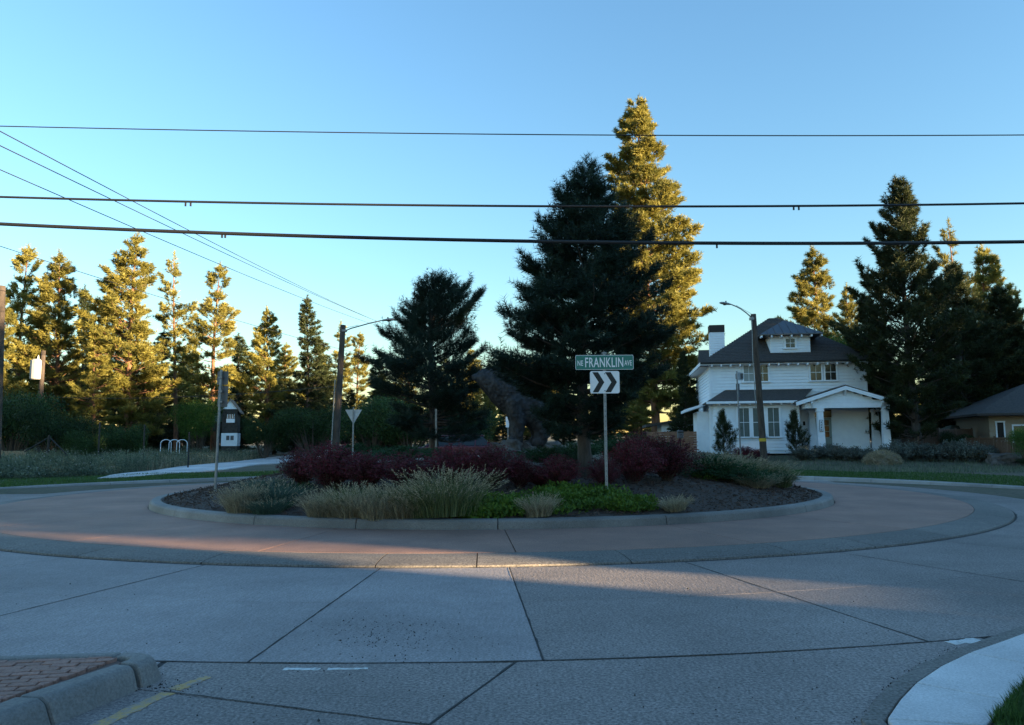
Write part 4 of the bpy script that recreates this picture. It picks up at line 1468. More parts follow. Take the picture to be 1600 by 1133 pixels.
BUSH = [leafy(1, 1.0, 0.55, 16000, 0.048, M['broadleaf'], 0.05, 22), leafy(2, 1.0, 0.6, 16000, 0.045, M['broadleaf'], 0.1, 24),
        leafy(3, 1.0, 0.8, 16000, 0.048, M['broadleaf_bright'], 0.3, 24)]
for i, (k, px, ty, Y, w, name, cat, lab) in enumerate((
        (1, 20, 618, 52, 3.0, 'leafy_tree', 'tree', 'dark green broadleaf tree over the tan fence at the left edge'),
        (1, 88, 645, 50, 2.2, 'leafy_tree', 'tree', 'yellowish green small tree right of the left-edge tree'),
        (0, 135, 678, 50, 1.5, 'leafy_shrub', 'shrub', 'low green shrub behind the black fence brace'),
        (0, 188, 668, 52, 1.6, 'leafy_shrub', 'shrub', 'green shrub left of the white hoops'),
        (2, 312, 624, 68, 1.9, 'leafy_tree', 'tree', 'bright green young tree left of the tower playhouse'),
        (0, 414, 656, 69, 1.8, 'leafy_shrub', 'shrub', 'round dark green bush right of the tower playhouse'),
        (1, 490, 640, 70, 3.3, 'leafy_shrub', 'shrub', 'dark green bush left of the leaning utility pole foot'),
        (1, 585, 625, 62, 3.4, 'leafy_shrub', 'shrub', 'dark green bush behind the white triangular sign'),
        (0, 640, 640, 60, 3.2, 'leafy_shrub', 'shrub', 'dark bush behind the trunk of the shorter island pine'),
        (0, 720, 645, 60, 2.8, 'leafy_shrub', 'shrub', 'dark bush behind the parked dark car'),
        (2, 1302, 520, 66, 3.2, 'leafy_tree', 'tree', 'fresh green broadleaf tree behind the house roof on the right'),
        (1, 1488, 678, 48.5, 0.9, 'leafy_shrub', 'shrub', 'small dark bush against the board fence'),
        (2, 1600, 668, 40, 0.8, 'leafy_shrub', 'shrub', 'bright green bush at the right edge before the tan house'),
        (0, 1606, 716, 40, 0.8, 'leafy_shrub', 'shrub', 'low green bush at the right edge below the fence'))):
    b = on(px, Y)
    h = at(px, ty, Y).z - b.z
    hh = {0: 1.1, 1: 1.25, 2: 1.9}[k]
    shrub(name, BUSH[k], ('stems', 'leaves'), lab, cat, b, i * 1.7, (w, w, h / hh * 1.02))


def weeds():
    P, V = [], []
    n = 0
    while n < 22000:
        px = rng.uniform(-60, 470); Y = 33 + 40 * rng.random() ** 1.5
        x = (px - 800) / FOC * Y
        r = math.hypot(x - OX, Y - OY)
        if r < 24.3: continue
        # left of the path only
        lx = np.interp(Y, [34, 37, 45, 52, 78], [-18.2, -19.2, -20.4, -21.4, -23.0]) - 0.25
        if x > lx: continue
        P.append((x, Y, ground(x, Y))); n += 1
    P = np.array(P)
    lump = 0.5 + 0.5 * np.sin(P[:, 0] * 0.9 + 2 * np.sin(P[:, 1] * 0.5)) * np.sin(P[:, 1] * 0.8 + P[:, 0] * 0.3)
    h = (0.5 + 0.75 * lump) * rng.uniform(0.5, 1.1, len(P)) * np.clip((np.hypot(P[:, 0] - OX, P[:, 1] - OY) - 23.2) / 3.5, 0.3, 1)
    top = P + np.stack([rng.normal(size=len(P)) * 0.12, rng.normal(size=len(P)) * 0.12, h], 1)
    stems = ribbons(np.stack([P, (P + top) / 2 + rng.normal(size=P.shape) * 0.03, top], 1), 0.02, 0.008)
    k = rng.integers(0, len(P), 70000); t = rng.uniform(0.2, 1.0, 70000)[:, None]
    q = P[k] * (1 - t) + top[k] * t + rng.normal(size=(70000, 3)) * 0.05
    lf = leaves(q, 0.11, 0.6)
    tr = np.concatenate([stems, lf], 0)
    o = link('tall_weeds', tri_mesh('tall_weeds', tr, np.concatenate([rng.random(len(stems)), np.tile(rng.uniform(0.05, 1.0, len(t)), 2)]), M['weed']))
    tag(o, 'bank of tall grey-green weeds behind the left sidewalk', 'weeds', kind='stuff')
    k = rng.integers(0, len(P), 1500)
    fl = leaves(top[k] + np.array([0, 0, 0.02]), 0.075, 1.0)
    m = leaf('pale_flower_heads', (0.30, 0.31, 0.28), (0.55, 0.55, 0.52), trans=0.3)
    o = link('weed_flowers', tri_mesh('weed_flowers', fl, rng.random(len(fl)), m))
    tag(o, 'pale flower heads scattered over the weed bank on the left', 'flowers', kind='stuff')
    # dry grass
    n = 0; Q = []
    while n < 9000:
        px = rng.uniform(180, 520); Y = rng.uniform(44, 70)
        x = (px - 800) / FOC * Y
        lx = np.interp(Y, [34, 37, 45, 52, 78], [-18.2, -19.2, -20.4, -21.4, -23.0]) - 0.2
        if x > lx: continue
        Q.append((x, Y, ground(x, Y))); n += 1
    Q = np.array(Q)
    d = rng.normal(size=Q.shape) * 0.2; d[:, 2] = 1
    tr = blades(Q, d, rng.uniform(0.3, 0.95, len(Q)), 0.03)
    o = link('dry_grass', tri_mesh('dry_grass', tr, rng.random(len(tr)), M['straw']))
    tag(o, 'tall dry grass along the far side of the left path', 'grass', kind='stuff')
    # thin dry grass on open ground right and behind
    Q = []
    while len(Q) < 9000:
        px = rng.uniform(1180, 1640); Y = rng.uniform(35, 47)
        x = (px - 800) / FOC * Y
        if math.hypot(x - OX, Y - OY) < 23.7: continue
        Q.append((x, Y, ground(x, Y)))
    Q = np.array(Q)
    d = rng.normal(size=Q.shape) * 0.3; d[:, 2] = 1
    tr = blades(Q, d, rng.uniform(0.08, 0.30, len(Q)), 0.02)
    o = link('dry_grass', tri_mesh('dry_grass', tr, rng.random(len(tr)), M['weed']))
    tag(o, 'thin dry grass among the sagebrush in front of the house', 'grass', kind='stuff')


weeds()

# ------------------------------------------------------------------ the white house
def siding(mb, x0, x1, z0, z1, y, course=0.20, axis='x', out=-1, lap=0.05):
    """lapped boards over a wall lying in x (or y) at depth y; out is the sign of the outward side"""
    z = z0
    while z < z1 - 0.02:
        zt = min(z + course, z1)
        if axis == 'x':
            vs = [(x0, y, z), (x1, y, z), (x1, y + out * lap, z), (x0, y + out * lap, z), (x0, y, zt), (x1, y, zt), (x1, y + out * 0.004, zt), (x0, y + out * 0.004, zt)]
        else:
            vs = [(y, x0, z), (y, x1, z), (y + out * lap, x1, z), (y + out * lap, x0, z), (y, x0, zt), (y, x1, zt), (y + out * 0.004, x1, zt), (y + out * 0.004, x0, zt)]
        mb.add(vs, [(0, 1, 2, 3), (4, 7, 6, 5), (3, 2, 6, 7), (0, 3, 7, 4), (1, 5, 6, 2)])
        z = zt


def window(parent, x0, x1, z0, z1, y, trim=0.11, mat=None, cols=2, rows=2, sill=True, muntin=0.022):
    """a framed window standing proud of a wall that faces -y"""
    m = MB()
    m.box(x0 - trim, x0, y - 0.07, y - 0.001, z0, z1); m.box(x1, x1 + trim, y - 0.07, y - 0.001, z0, z1)
    m.box(x0 - trim - 0.02, x1 + trim + 0.02, y - 0.08, y - 0.001, z1, z1 + trim * 1.1)
    w = m.build('window', M['trim'], parent)
    MB().box(x0, x1, y - 0.042, y - 0.034, z0, z1).build('pane', mat or M['glass'], w)
    mm = MB()
    for c in range(1, cols):
        xx = x0 + (x1 - x0) * c / cols
        mm.box(xx - muntin / 2, xx + muntin / 2, y - 0.055, y - 0.0425, z0, z1)
    for r in range(1, rows):
        zz = z0 + (z1 - z0) * r / rows
        mm.box(x0, x1, y - 0.058, y - 0.0425, zz - muntin * 0.7, zz + muntin * 0.7)
    mm.build('muntin', M['trim'], w)
    if sill: MB().box(x0 - trim - 0.06, x1 + trim + 0.06, y - 0.12, y - 0.001, z0 - 0.09, z0 - 0.001).build('sill', M['trim'], w)
    return w


def build_house():
    o = at(1113, 714, 50.0)
    h = thing('white_house', 'two-storey white clapboard house with dark hipped roof, dormer and porch', 'house', (o.x, 50.0, ground(o.x, 50) - 0.02), R(-8))
    W, D = 9.7, 9.2
    # walls
    MB().box(0, W, 0, D, 0.0, 5.95).build('wall', M['white'], h)
    s = MB(); siding(s, 0, W, 3.9, 5.90, 0.0); siding(s, 5.15, W, 0.25, 3.0, 0.0); siding(s, 0, D, 0.2, 5.9, 0.0, axis='y')
    tag(s.build('siding', M['white'], h), kind='stuff')
    for cx_ in (-0.03, W - 0.09): MB().box(cx_, cx_ + 0.12, -0.06, -0.001, 3.3, 5.69).build('corner_board', M['trim'], h)
    MB().box(-0.03, W + 0.03, -0.065, -0.002, 5.70, 5.92).build('frieze_board', M['trim'], h)
    # hipped roof
    ex0, ex1, ey0, ey1, ez = -0.62, W + 0.62, -0.62, D + 0.62, 5.86
    r0, r1, ry, rz = 4.75, 5.35, 4.6, 9.45
    m = MB()
    m.add([(ex0, ey0, ez), (ex1, ey0, ez), (ex1, ey1, ez), (ex0, ey1, ez), (r0, ry, rz), (r1, ry, rz),
           (ex0, ey0, ez - 0.12), (ex1, ey0, ez - 0.12), (ex1, ey1, ez - 0.12), (ex0, ey1, ez - 0.12)],
          [(0, 1, 5, 4), (1, 2, 5), (2, 3, 4, 5), (3, 0, 4), (6, 7, 1, 0), (7, 8, 2, 1), (8, 9, 3, 2), (9, 6, 0, 3), (9, 8, 7, 6)])
    roof = m.build('roof', M['shingle'], h)
    # shingle courses as thin real laps
    m = MB()
    for k in range(1, 30):
        t = k / 30
        a, b = Vector((ex0, ey0, ez)).lerp(Vector((r0, ry, rz)), t), Vector((ex1, ey0, ez)).lerp(Vector((r1, ry, rz)), t)
        up = Vector((0, -0.55, 0.83)) * 0.018
        dn = Vector((0, -0.80, -0.55)) * 0.02
        m.add([a + up + dn, b + up + dn, b + up * 0.2 - dn * 5, a + up * 0.2 - dn * 5, a + dn, b + dn], [(0, 1, 2, 3), (4, 5, 1, 0)])
    tag(m.build('shingle_course', M['shingle'], roof, fix=False), kind='stuff')
    MB().box(ex0 - 0.02, ex1 + 0.02, ey0 - 0.03, ey0 - 0.002, ez - 0.10, ez + 0.02).build('gutter', M['black'], roof)
    MB().box(ex0 - 0.03, ex0 - 0.002, ey0 + 0.02, ey1, ez - 0.20, ez + 0.01).build('fascia', M['trim'], roof)
    MB().box(ex0 + 0.05, W + 0.5, ey0 + 0.05, -0.05, ez - 0.155, ez - 0.122).build('soffit', M['trim'], roof)
    tail = MB().box(-0.04, 0.04, -0.60, -0.04, 5.58, 5.70).mesh('rafter_tail', M['trim'])
    for k in range(17):
        link('rafter_tail', tail, h, loc=(0.1 + k * 0.595, 0, 0))
    tail2 = MB().box(-0.60, -0.04, -0.04, 0.04, 5.58, 5.70).mesh('side_rafter_tail', M['trim'])
    for k in range(9): link('rafter_tail', tail2, h, loc=(0, 0.6 + k * 1.0, 0))
    # rear wing ridge showing left of the roof
    MB().prism([(0.2, 7.0, 5.9), (0.2, 8.6, 7.75), (0.2, 10.2, 5.9)], (4.2, 0, 0)).build('rear_roof', M['shingle'], h)
    # chimney
    ch = MB().box(0.45, 1.42, 3.0, 3.8, 5.8, 8.32).build('chimney', M['white'], h)
    s = MB(); siding(s, 0.44, 1.43, 6.0, 8.30, 3.0, 0.17); tag(s.build('siding', M['white'], ch), kind='stuff')
    MB().box(0.42, 1.45, 2.95, 3.85, 8.322, 8.82).build('chimney_cap', M['black'], ch)
    # dormer
    dm = MB().box(3.95, 6.45, 0.30, 3.0, 6.25, 7.72).build('dormer', M['white'], h)
    s = MB(); siding(s, 3.95, 6.45, 6.40, 7.65, 0.30, 0.17); tag(s.build('siding', M['white'], dm), kind='stuff')
    window(dm, 4.92, 5.48, 6.80, 7.38, 0.27, 0.13, cols=2, rows=2)
    m = MB(); a0, a1, b0, z0 = 3.25, 7.15, -0.28, 7.66
    A, B, T, T2 = Vector((a0, b0, z0)), Vector((a1, b0, z0)), Vector((5.2, 1.75, 8.85)), Vector((5.2, 4.4, 8.85))
    A2, B2 = Vector((a0, 3.2, z0)), Vector((a1, 3.2, z0))
    dn = Vector((0, 0, -0.07))
    m.add([A, B, T, T2, A2, B2, A + dn, B + dn, B2 + dn, A2 + dn], [(0, 1, 2), (1, 5, 3, 2), (4, 0, 2, 3), (6, 7, 1, 0), (7, 8, 5, 1), (9, 6, 0, 4), (9, 8, 7, 6)])
    droof = m.build('dormer_roof', M['metal_roof'], h)
    for k in range(1, 8):
        f = k / 8
        p = A.lerp(B, f)
        q = A.lerp(T, f * 2) if f <= 0.5 else B.lerp(T, (1 - f) * 2)
        q = Vector((p.x, q.y, q.z))
        up = Vector((0, -0.02, 0.035))
        MB().tube([p + up * 0.4, q + up * 0.4], 0.018, 4).build('seam', M['metal_roof'], droof)
    for k in range(7):
        x = 3.35 + k * 0.62
        MB().box(x - 0.04, x + 0.04, -0.27, 0.24, 7.44, 7.57).build('rafter_tail', M['trim'], dm)
    # upper windows
    for x0, x1, mt in ((2.15, 2.78, 'blind'), (3.02, 3.66, 'glass'), (6.30, 6.95, 'glass'), (7.20, 7.85, 'glass')):
        window(h, x0, x1, 4.62, 5.64, -0.045, 0.10, M[mt], 2, 2)
    # lower front room
    fr = -1.6
    MB().box(0.15, 5.15, fr, -0.01, 0.0, 3.25).build('front_room', M['white'], h)
    s = MB(); siding(s, 0.15, 5.15, 0.2, 3.2, fr); siding(s, fr, 0, 0.2, 3.2, 0.15, axis='y'); siding(s, fr, 0, 0.2, 3.0, 5.15, axis='y', out=1); tag(s.build('siding', M['white'], h), kind='stuff')
    for x0, x1, mt in ((1.45, 2.12, 'blind'), (2.36, 3.02, 'blind'), (3.26, 3.92, 'blind')):
        window(h, x0, x1, 1.05, 2.82, fr - 0.045, 0.12, M['glass'] if mt == 'glass' else flat('dark_blind', (0.10, 0.13, 0.12), 0.5), 2, 2)
    sk = MB()
    sk.add([(-0.45, fr - 0.55, 3.22), (5.2, fr - 0.55, 3.22), (6.4, 0, 4.08), (1.0, 0, 4.08), (-0.45, 0.6, 3.22),
            (-0.45, fr - 0.55, 3.14), (5.2, fr - 0.55, 3.14), (5.2, 0, 3.14), (-0.45, 0.6, 3.14), (0.9, 0.02, 4.06)],
           [(0, 1, 2, 3), (0, 3, 9, 4), (5, 6, 1, 0), (8, 5, 0, 4), (8, 7, 6, 5)])
    sr = sk.build('skirt_roof', M['shingle'], h)
    MB().box(-0.5, 4.95, fr - 0.62, fr - 0.552, 3.10, 3.24).build('gutter', M['trim'], sr)
    MB().box(-0.42, 4.9, fr - 0.54, fr - 0.03, 3.095, 3.135).build('soffit', M['trim'], sr)
    t3 = MB().box(-0.035, 0.035, fr - 0.52, fr - 0.03, 3.0, 3.092).mesh('lower_rafter_tail', M['trim'])
    for k in range(8): link('rafter_tail', t3, h, loc=(0.3 + k * 0.62, 0, 0))
    # lean-to on the left side
    MB().box(-0.75, -0.03, 1.2, 4.2, 0.0, 2.75).build('side_room', M['white'], h)
    MB().prism([(-1.55, 0.7, 2.72), (0.0, 0.7, 3.22), (0.0, 0.7, 3.36), (-1.55, 0.7, 2.90)], (0, 4.0, 0)).build('side_roof', M['trim'], h)
    # porch
    pz = 0.12
    MB().box(4.95, 10.55, -2.5, -0.05, 0.0, pz).build('porch_floor', flat('porch_concrete', (0.22, 0.22, 0.22), 0.8), h)
    gy = -2.75
    Lx, Ax, Rx, ze, za = 4.75, 7.65, 10.55, 3.06, 4.02
    rf = MB()
    rf.prism([(Lx, gy, ze), (Ax, gy, za), (Rx, gy, ze), (Rx, gy, ze + 0.10), (Ax, gy, za + 0.10), (Lx, gy, ze + 0.10)], (0, 2.74, 0))
    pr = rf.build('porch_roof', M['shingle'], h)
    for xa, xb in ((Lx, Ax), (Rx, Ax)):
        MB().prism([(xa, gy - 0.04, ze - 0.18), (xb, gy - 0.04, za - 0.20), (xb, gy - 0.04, za + 0.03), (xa, gy - 0.04, ze + 0.05)], (0, 0.036, 0)).build('rake_board', M['trim'], pr)
    MB().prism([(5.55, -2.42, 3.05), (9.75, -2.42, 3.05), (Ax, -2.42, 3.82)], (0, 0.1, 0)).build('gable_panel', M['white'], pr)
    s = MB()
    for k in range(4):
        z = 3.06 + k * 0.19; w = (3.82 - z) / 0.77 * 2.1
        s.box(Ax - w, Ax + w, -2.445, -2.422, z, z + 0.15)
    tag(s.build('siding', M['white'], pr), kind='stuff')
    MB().box(5.35, 10.2, -2.47, -2.15, 2.74, 3.045).build('porch_beam', M['trim'], h)
    MB().box(5.35, 5.65, -2.14, -0.03, 2.74, 3.03).build('porch_beam', M['trim'], h)
    MB().box(9.95, 10.2, -2.14, -0.03, 2.74, 3.03).build('porch_beam', M['trim'], h)
    MB().box(5.3, 10.2, -2.4, -0.03, 3.05, 3.09).build('porch_ceiling', flat('porch_ceiling_paint', (0.30, 0.33, 0.35), 0.7), h)
    for x in (Ax - 0.06, 5.62, 9.68):
        z = 3.50 if abs(x - Ax) < 0.2 else 2.75
        MB().prism([(x, -2.48, z - 0.02), (x, -2.48, z + 0.38), (x, -2.74, z + 0.38), (x, -2.74, z + 0.28)], (0.12, 0, 0)).build('knee_bracket', M['trim'], pr)
    for px_, py_ in ((6.2, -2.3), (9.95, -2.3), (6.15, -0.45), (9.95, -0.45)):
        m = MB()
        pr_ = [(0.27, pz), (0.27, pz + 0.16), (0.22, pz + 0.17), (0.165, 2.52), (0.21, 2.53), (0.21, 2.735)]
        for hw, z in pr_: m.v += [(px_ - hw, py_ - hw, z), (px_ + hw, py_ - hw, z), (px_ + hw, py_ + hw, z), (px_ - hw, py_ + hw, z)]
        for k in range(len(pr_) - 1):
            for j in range(4):
                j2 = (j + 1) % 4
                m.f.append((4 * k + j, 4 * k + j2, 4 * k + 4 + j2, 4 * k + 4 + j))
        m.f += [(3, 2, 1, 0), tuple(4 * (len(pr_) - 1) + j for j in range(4))]
        m.build('porch_post', M['trim'], h)
    # house number plate on the front left post
    pl = MB().box(6.10, 6.30, -2.555, -2.535, 1.32, 2.02).build('number_plate', M['black'], h)
    MB().box(6.122, 6.278, -2.562, -2.556, 1.345, 1.995).build('plate_face', M['trim'], pl)
    for k in range(4):
        z = 1.88 - k * 0.155
        m = MB()
        if k in (0, 2): m.box(6.17, 6.225, -2.568, -2.563, z - 0.05, z + 0.05)
        else: m.box(6.15, 6.25, -2.568, -2.563, z - 0.05, z - 0.03); m.box(6.15, 6.25, -2.568, -2.563, z + 0.03, z + 0.05); m.box(6.19, 6.212, -2.568, -2.563, z - 0.029, z + 0.029)
        m.build('digit', M['black'], pl)
    # door with glass and dark transom
    dr = MB().box(6.42, 7.42, -0.09, -0.024, pz + 0.01, 2.22).build('door', M['door_green'], h)
    for i in range(2):
        for j in range(3):
            MB().box(6.58 + i * 0.36, 6.90 + i * 0.36, -0.10, -0.0905, 1.0 + j * 0.37, 1.33 + j * 0.37).build('pane', M['glass'], dr)
    MB().tube([(7.33, -0.10, 0.98), (7.33, -0.16, 0.98)], 0.03, 8).build('handle', M['black'], dr)
    MB().box(6.3, 7.45, -0.07, -0.024, 2.24, 2.72).build('transom', M['glass'], h)
    # wall lamp beside the door, unlit
    MB().box(5.7, 5.82, -0.12, -0.03, 1.75, 2.0).build('wall_lamp', M['black'], h)
    return h


build_house()


# ------------------------------------------------------------------ neighbours, fences
def build_tan_house():
    o = on(1542, 48.0)
    h = thing('tan_house', 'low tan house with dark roof at the right edge', 'house', o, R(-14))
    MB().box(0, 10, 0, 8, -0.3, 2.55).build('wall', M['tan'], h)
    s = MB(); siding(s, 0, 10, 0.0, 2.5, 0, 0.28); tag(s.build('siding', M['tan'], h), kind='stuff')
    m = MB()
    m.add([(-0.9, -0.9, 2.5), (10.9, -0.9, 2.5), (10.9, 8.9, 2.5), (-0.9, 8.9, 2.5), (3.6, 4, 4.6), (7, 4, 4.6),
           (-0.9, -0.9, 2.36), (10.9, -0.9, 2.36), (10.9, 8.9, 2.36), (-0.9, 8.9, 2.36)],
          [(0, 1, 5, 4), (1, 2, 5), (2, 3, 4, 5), (3, 0, 4), (6, 7, 1, 0), (7, 8, 2, 1), (8, 9, 3, 2), (9, 6, 0, 3), (9, 8, 7, 6)])
    m.build('roof', M['shingle'], h)
    window(h, 0.42, 0.78, 0.85, 1.95, -0.024, 0.08, None, 1, 1)
    w = MB(); w.box(1.25, 1.33, -0.07, -0.024, 0, 1.72); w.box(2.55, 2.63, -0.07, -0.024, 0, 1.72); w.box(1.25, 2.63, -0.075, -0.024, 1.721, 1.82)
    dr = w.build('side_door', M['trim'], h)
    MB().box(1.331, 2.549, -0.05, -0.026, 0, 1.72).build('door_panel', flat('olive_door', (0.20, 0.17, 0.09), 0.6), dr)


build_tan_house()


def build_shed():
    b = on(1032, 60)
    h = thing('white_outbuilding', 'low white board-and-batten outbuilding behind the cedar fence', 'shed', b, R(-6))
    w, d = 4.4, 4.0
    z0, z1 = at(1046, 662, 60).z - b.z, at(1105, 650, 60).z - b.z
    m = MB()
    m.prism([(0, 0, -0.3), (w, 0, -0.3), (w, 0, z1), (0, 0, z0)], (0, d, 0))
    m.build('wall', M['white'], h)
    for k in range(15):
        x = 0.15 + k * 0.29
        MB().box(x, x + 0.05, -0.03, -0.001, 0, z0 + (z1 - z0) * x / w).build('batten', M['white'], h)
    MB().prism([(-1.2, -0.5, z0 - 0.25), (w + 0.5, -0.5, z1 + 0.1), (w + 0.5, -0.5, z1 + 0.28), (-1.2, -0.5, z0 - 0.07)], (0, d + 1, 0)).build('roof', M['shingle'], h)
    for x in (2.55, 3.0):
        MB().box(x, x + 0.36, -0.05, -0.031, z0 - 0.62, z0 - 0.30).build('window', M['glass'], h)


build_shed()


def board_fence(label, a, b, h, n, mat, posts, vertical=True, gap=0.012, rail=True, jag=0.0, group=None):
    """fence between two ground points, each board a part"""
    a, b = Vector(a), Vector(b)
    f = thing('wooden_fence', label, 'fence', a, math.atan2(b.y - a.y, b.x - a.x), group)
    L = (b - a).length
    rn = random.Random(n)
    if vertical:
        w = L / n
        bm = MB().box(gap / 2, w - gap / 2, -0.012, 0.012, 0.0, h).mesh('fence_board', mat)
        for k in range(n):
            link('board', bm, f, loc=(k * w, rn.uniform(-.006, .006), -0.05), scale=(1, 1, 1 + rn.uniform(-jag, jag)))
    else:
        w = h / n
        bm = MB().box(0, L, -0.012, 0.012, gap / 2, w - gap / 2).mesh('fence_board', mat)
        for k in range(n): link('board', bm, f, loc=(0, rn.uniform(-.006, .006), k * w))
    pm = MB().box(-0.05, 0.05, -0.075, -0.0135, -0.2, h + 0.06).mesh('fence_post', mat)
    for k in range(posts): link('post', pm, f, loc=(L * k / (posts - 1), 0, 0))
    if rail:
        MB().box(0, L, -0.04, -0.02, h - 0.10, h - 0.01).build('rail', mat, f)
        MB().box(0, L, -0.04, -0.02, 0.2, 0.29).build('rail', mat, f)
    return f


board_fence('cedar fence of horizontal boards left of the white house', on(1010, 53), on(1106, 52), 1.45, 9, M['cedar'], 4, False, rail=False)
board_fence('weathered grey-brown board fence under the big dark pine', on(1392, 52), on(1462, 49.5), 1.45, 22, M['grey_board'], 4, jag=0.03)
board_fence('pale weathered board fence beside the green canopy', on(1463, 49.4), on(1514, 50.5), 1.55, 17, M['grey_board'], 3, jag=0.02)
board_fence('low brown picket fence in front of the tan house', on(1506, 46.0), on(1575, 41.5), 1.15, 34, M['brown_board'], 4, jag=0.0, gap=0.05)
board_fence('brown picket fence at the right edge beyond the boulder', on(1577, 41.4), on(1640, 42.5), 1.15, 18, M['brown_board'], 3, gap=0.05)
board_fence('tan plank fence under the leafy tree at the left edge', on(-30, 47), on(44, 47), 1.1, 12, flat('tan_plank', (0.33, 0.24, 0.15), 0.8, var=0.3), 3)

# green canopy top behind the fence
b = on(1486, 54)
c = thing('garden_canopy', 'dark green peaked canopy top showing over the board fence', 'canopy', b)
m = MB(); hw = 1.35
zt, ze = at(1486, 664, 54).z - b.z, at(1486, 681, 54).z - b.z
m.add([(-hw, -hw, ze), (hw, -hw, ze), (hw, hw, ze), (-hw, hw, ze), (-0.25, -0.25, zt - 0.06), (0.25, -0.25, zt - 0.06), (0.25, 0.25, zt - 0.06), (-0.25, 0.25, zt - 0.06), (0, 0, zt),
       (-hw, -hw, ze - 0.14), (hw, -hw, ze - 0.14), (hw, hw, ze - 0.14), (-hw, hw, ze - 0.14)],
      [(0, 1, 5, 4), (1, 2, 6, 5), (2, 3, 7, 6), (3, 0, 4, 7), (4, 5, 8), (5, 6, 8), (6, 7, 8), (7, 4, 8), (9, 10, 1, 0), (10, 11, 2, 1), (11, 12, 3, 2), (12, 9, 0, 3)])
m.build('cloth', M['canopy'], c)
for sx in (-1, 1):
    for sy in (-1, 1): MB().tube([(sx * 1.25, sy * 1.25, -0.1), (sx * 1.25, sy * 1.25, ze)], 0.04, 6).build('leg', M['black'], c)


def rock_mesh(name, seed, sx, sy, sz, mat, sub=3, rough=0.28):
    from mathutils import noise as mn
    bm = bmesh.new()
    bmesh.ops.create_icosphere(bm, subdivisions=sub, radius=1.0)
    for v in bm.verts:
        p = v.co.copy()
        n1 = mn.noise(p * 1.3 + Vector((seed * 3.1, 0, 0))) * rough * 1.6 + mn.noise(p * 3.5 + Vector((0, seed, 0))) * rough * 0.6
        c = Vector((max(-.75, min(.75, p.x)), max(-.75, min(.75, p.y)), max(-.7, min(.7, p.z))))
        v.co = Vector((c.x * sx, c.y * sy, c.z * sz)) * (1 + n1)
    m = bpy.data.meshes.new(name); bm.to_mesh(m); bm.free()
    m.materials.append(mat)
    return m


def boulder(label, loc, seed, s, mat=None, group=None):
    o = link('boulder', rock_mesh('boulder', seed, *s, mat or M['stone']), None, None, loc, (0, 0, seed))
    return tag(o, label, 'boulder', group)


b = on(1562, 41.6)
boulder('dark boulder before the brown picket fence near the right edge', b + Vector((0, 0, 0.25)), 3, (0.95, 0.6, 0.55))
b = on(1373, 42.6)
def heap_mesh():
    from mathutils import noise as mn
    bm = bmesh.new(); bmesh.ops.create_icosphere(bm, subdivisions=4, radius=1.0)
    for v_ in bm.verts:
        p = v_.co.copy(); n = 1 + 0.18 * mn.noise(p * 2.2) + 0.08 * mn.noise(p * 7)
        v_.co = Vector((p.x * 0.95 * n, p.y * 0.7 * n, max(-0.2, p.z * 0.66 * n)))
    m = bpy.data.meshes.new('straw_heap'); bm.to_mesh(m); bm.free()
    m.materials.append(flat('straw', (0.20, 0.165, 0.12), 0.95, var=0.5, scale=14, bmp=1.0))
    return m


hp = link('straw_heap', heap_mesh(), None, None, b)
tag(hp, 'rounded heap of pale dry straw on the verge below the porch', 'straw heap')
q = rng.normal(size=(5000, 3)); q /= np.linalg.norm(q, axis=1)[:, None]; q[:, 2] = np.abs(q[:, 2])
tr = blades(q * np.array([0.93, 0.68, 0.63]), q + rng.normal(size=q.shape) * 1.5, 0.26, 0.02)
link('loose_straw', tri_mesh('loose_straw', tr, rng.random(len(tr)), M['straw']), hp)


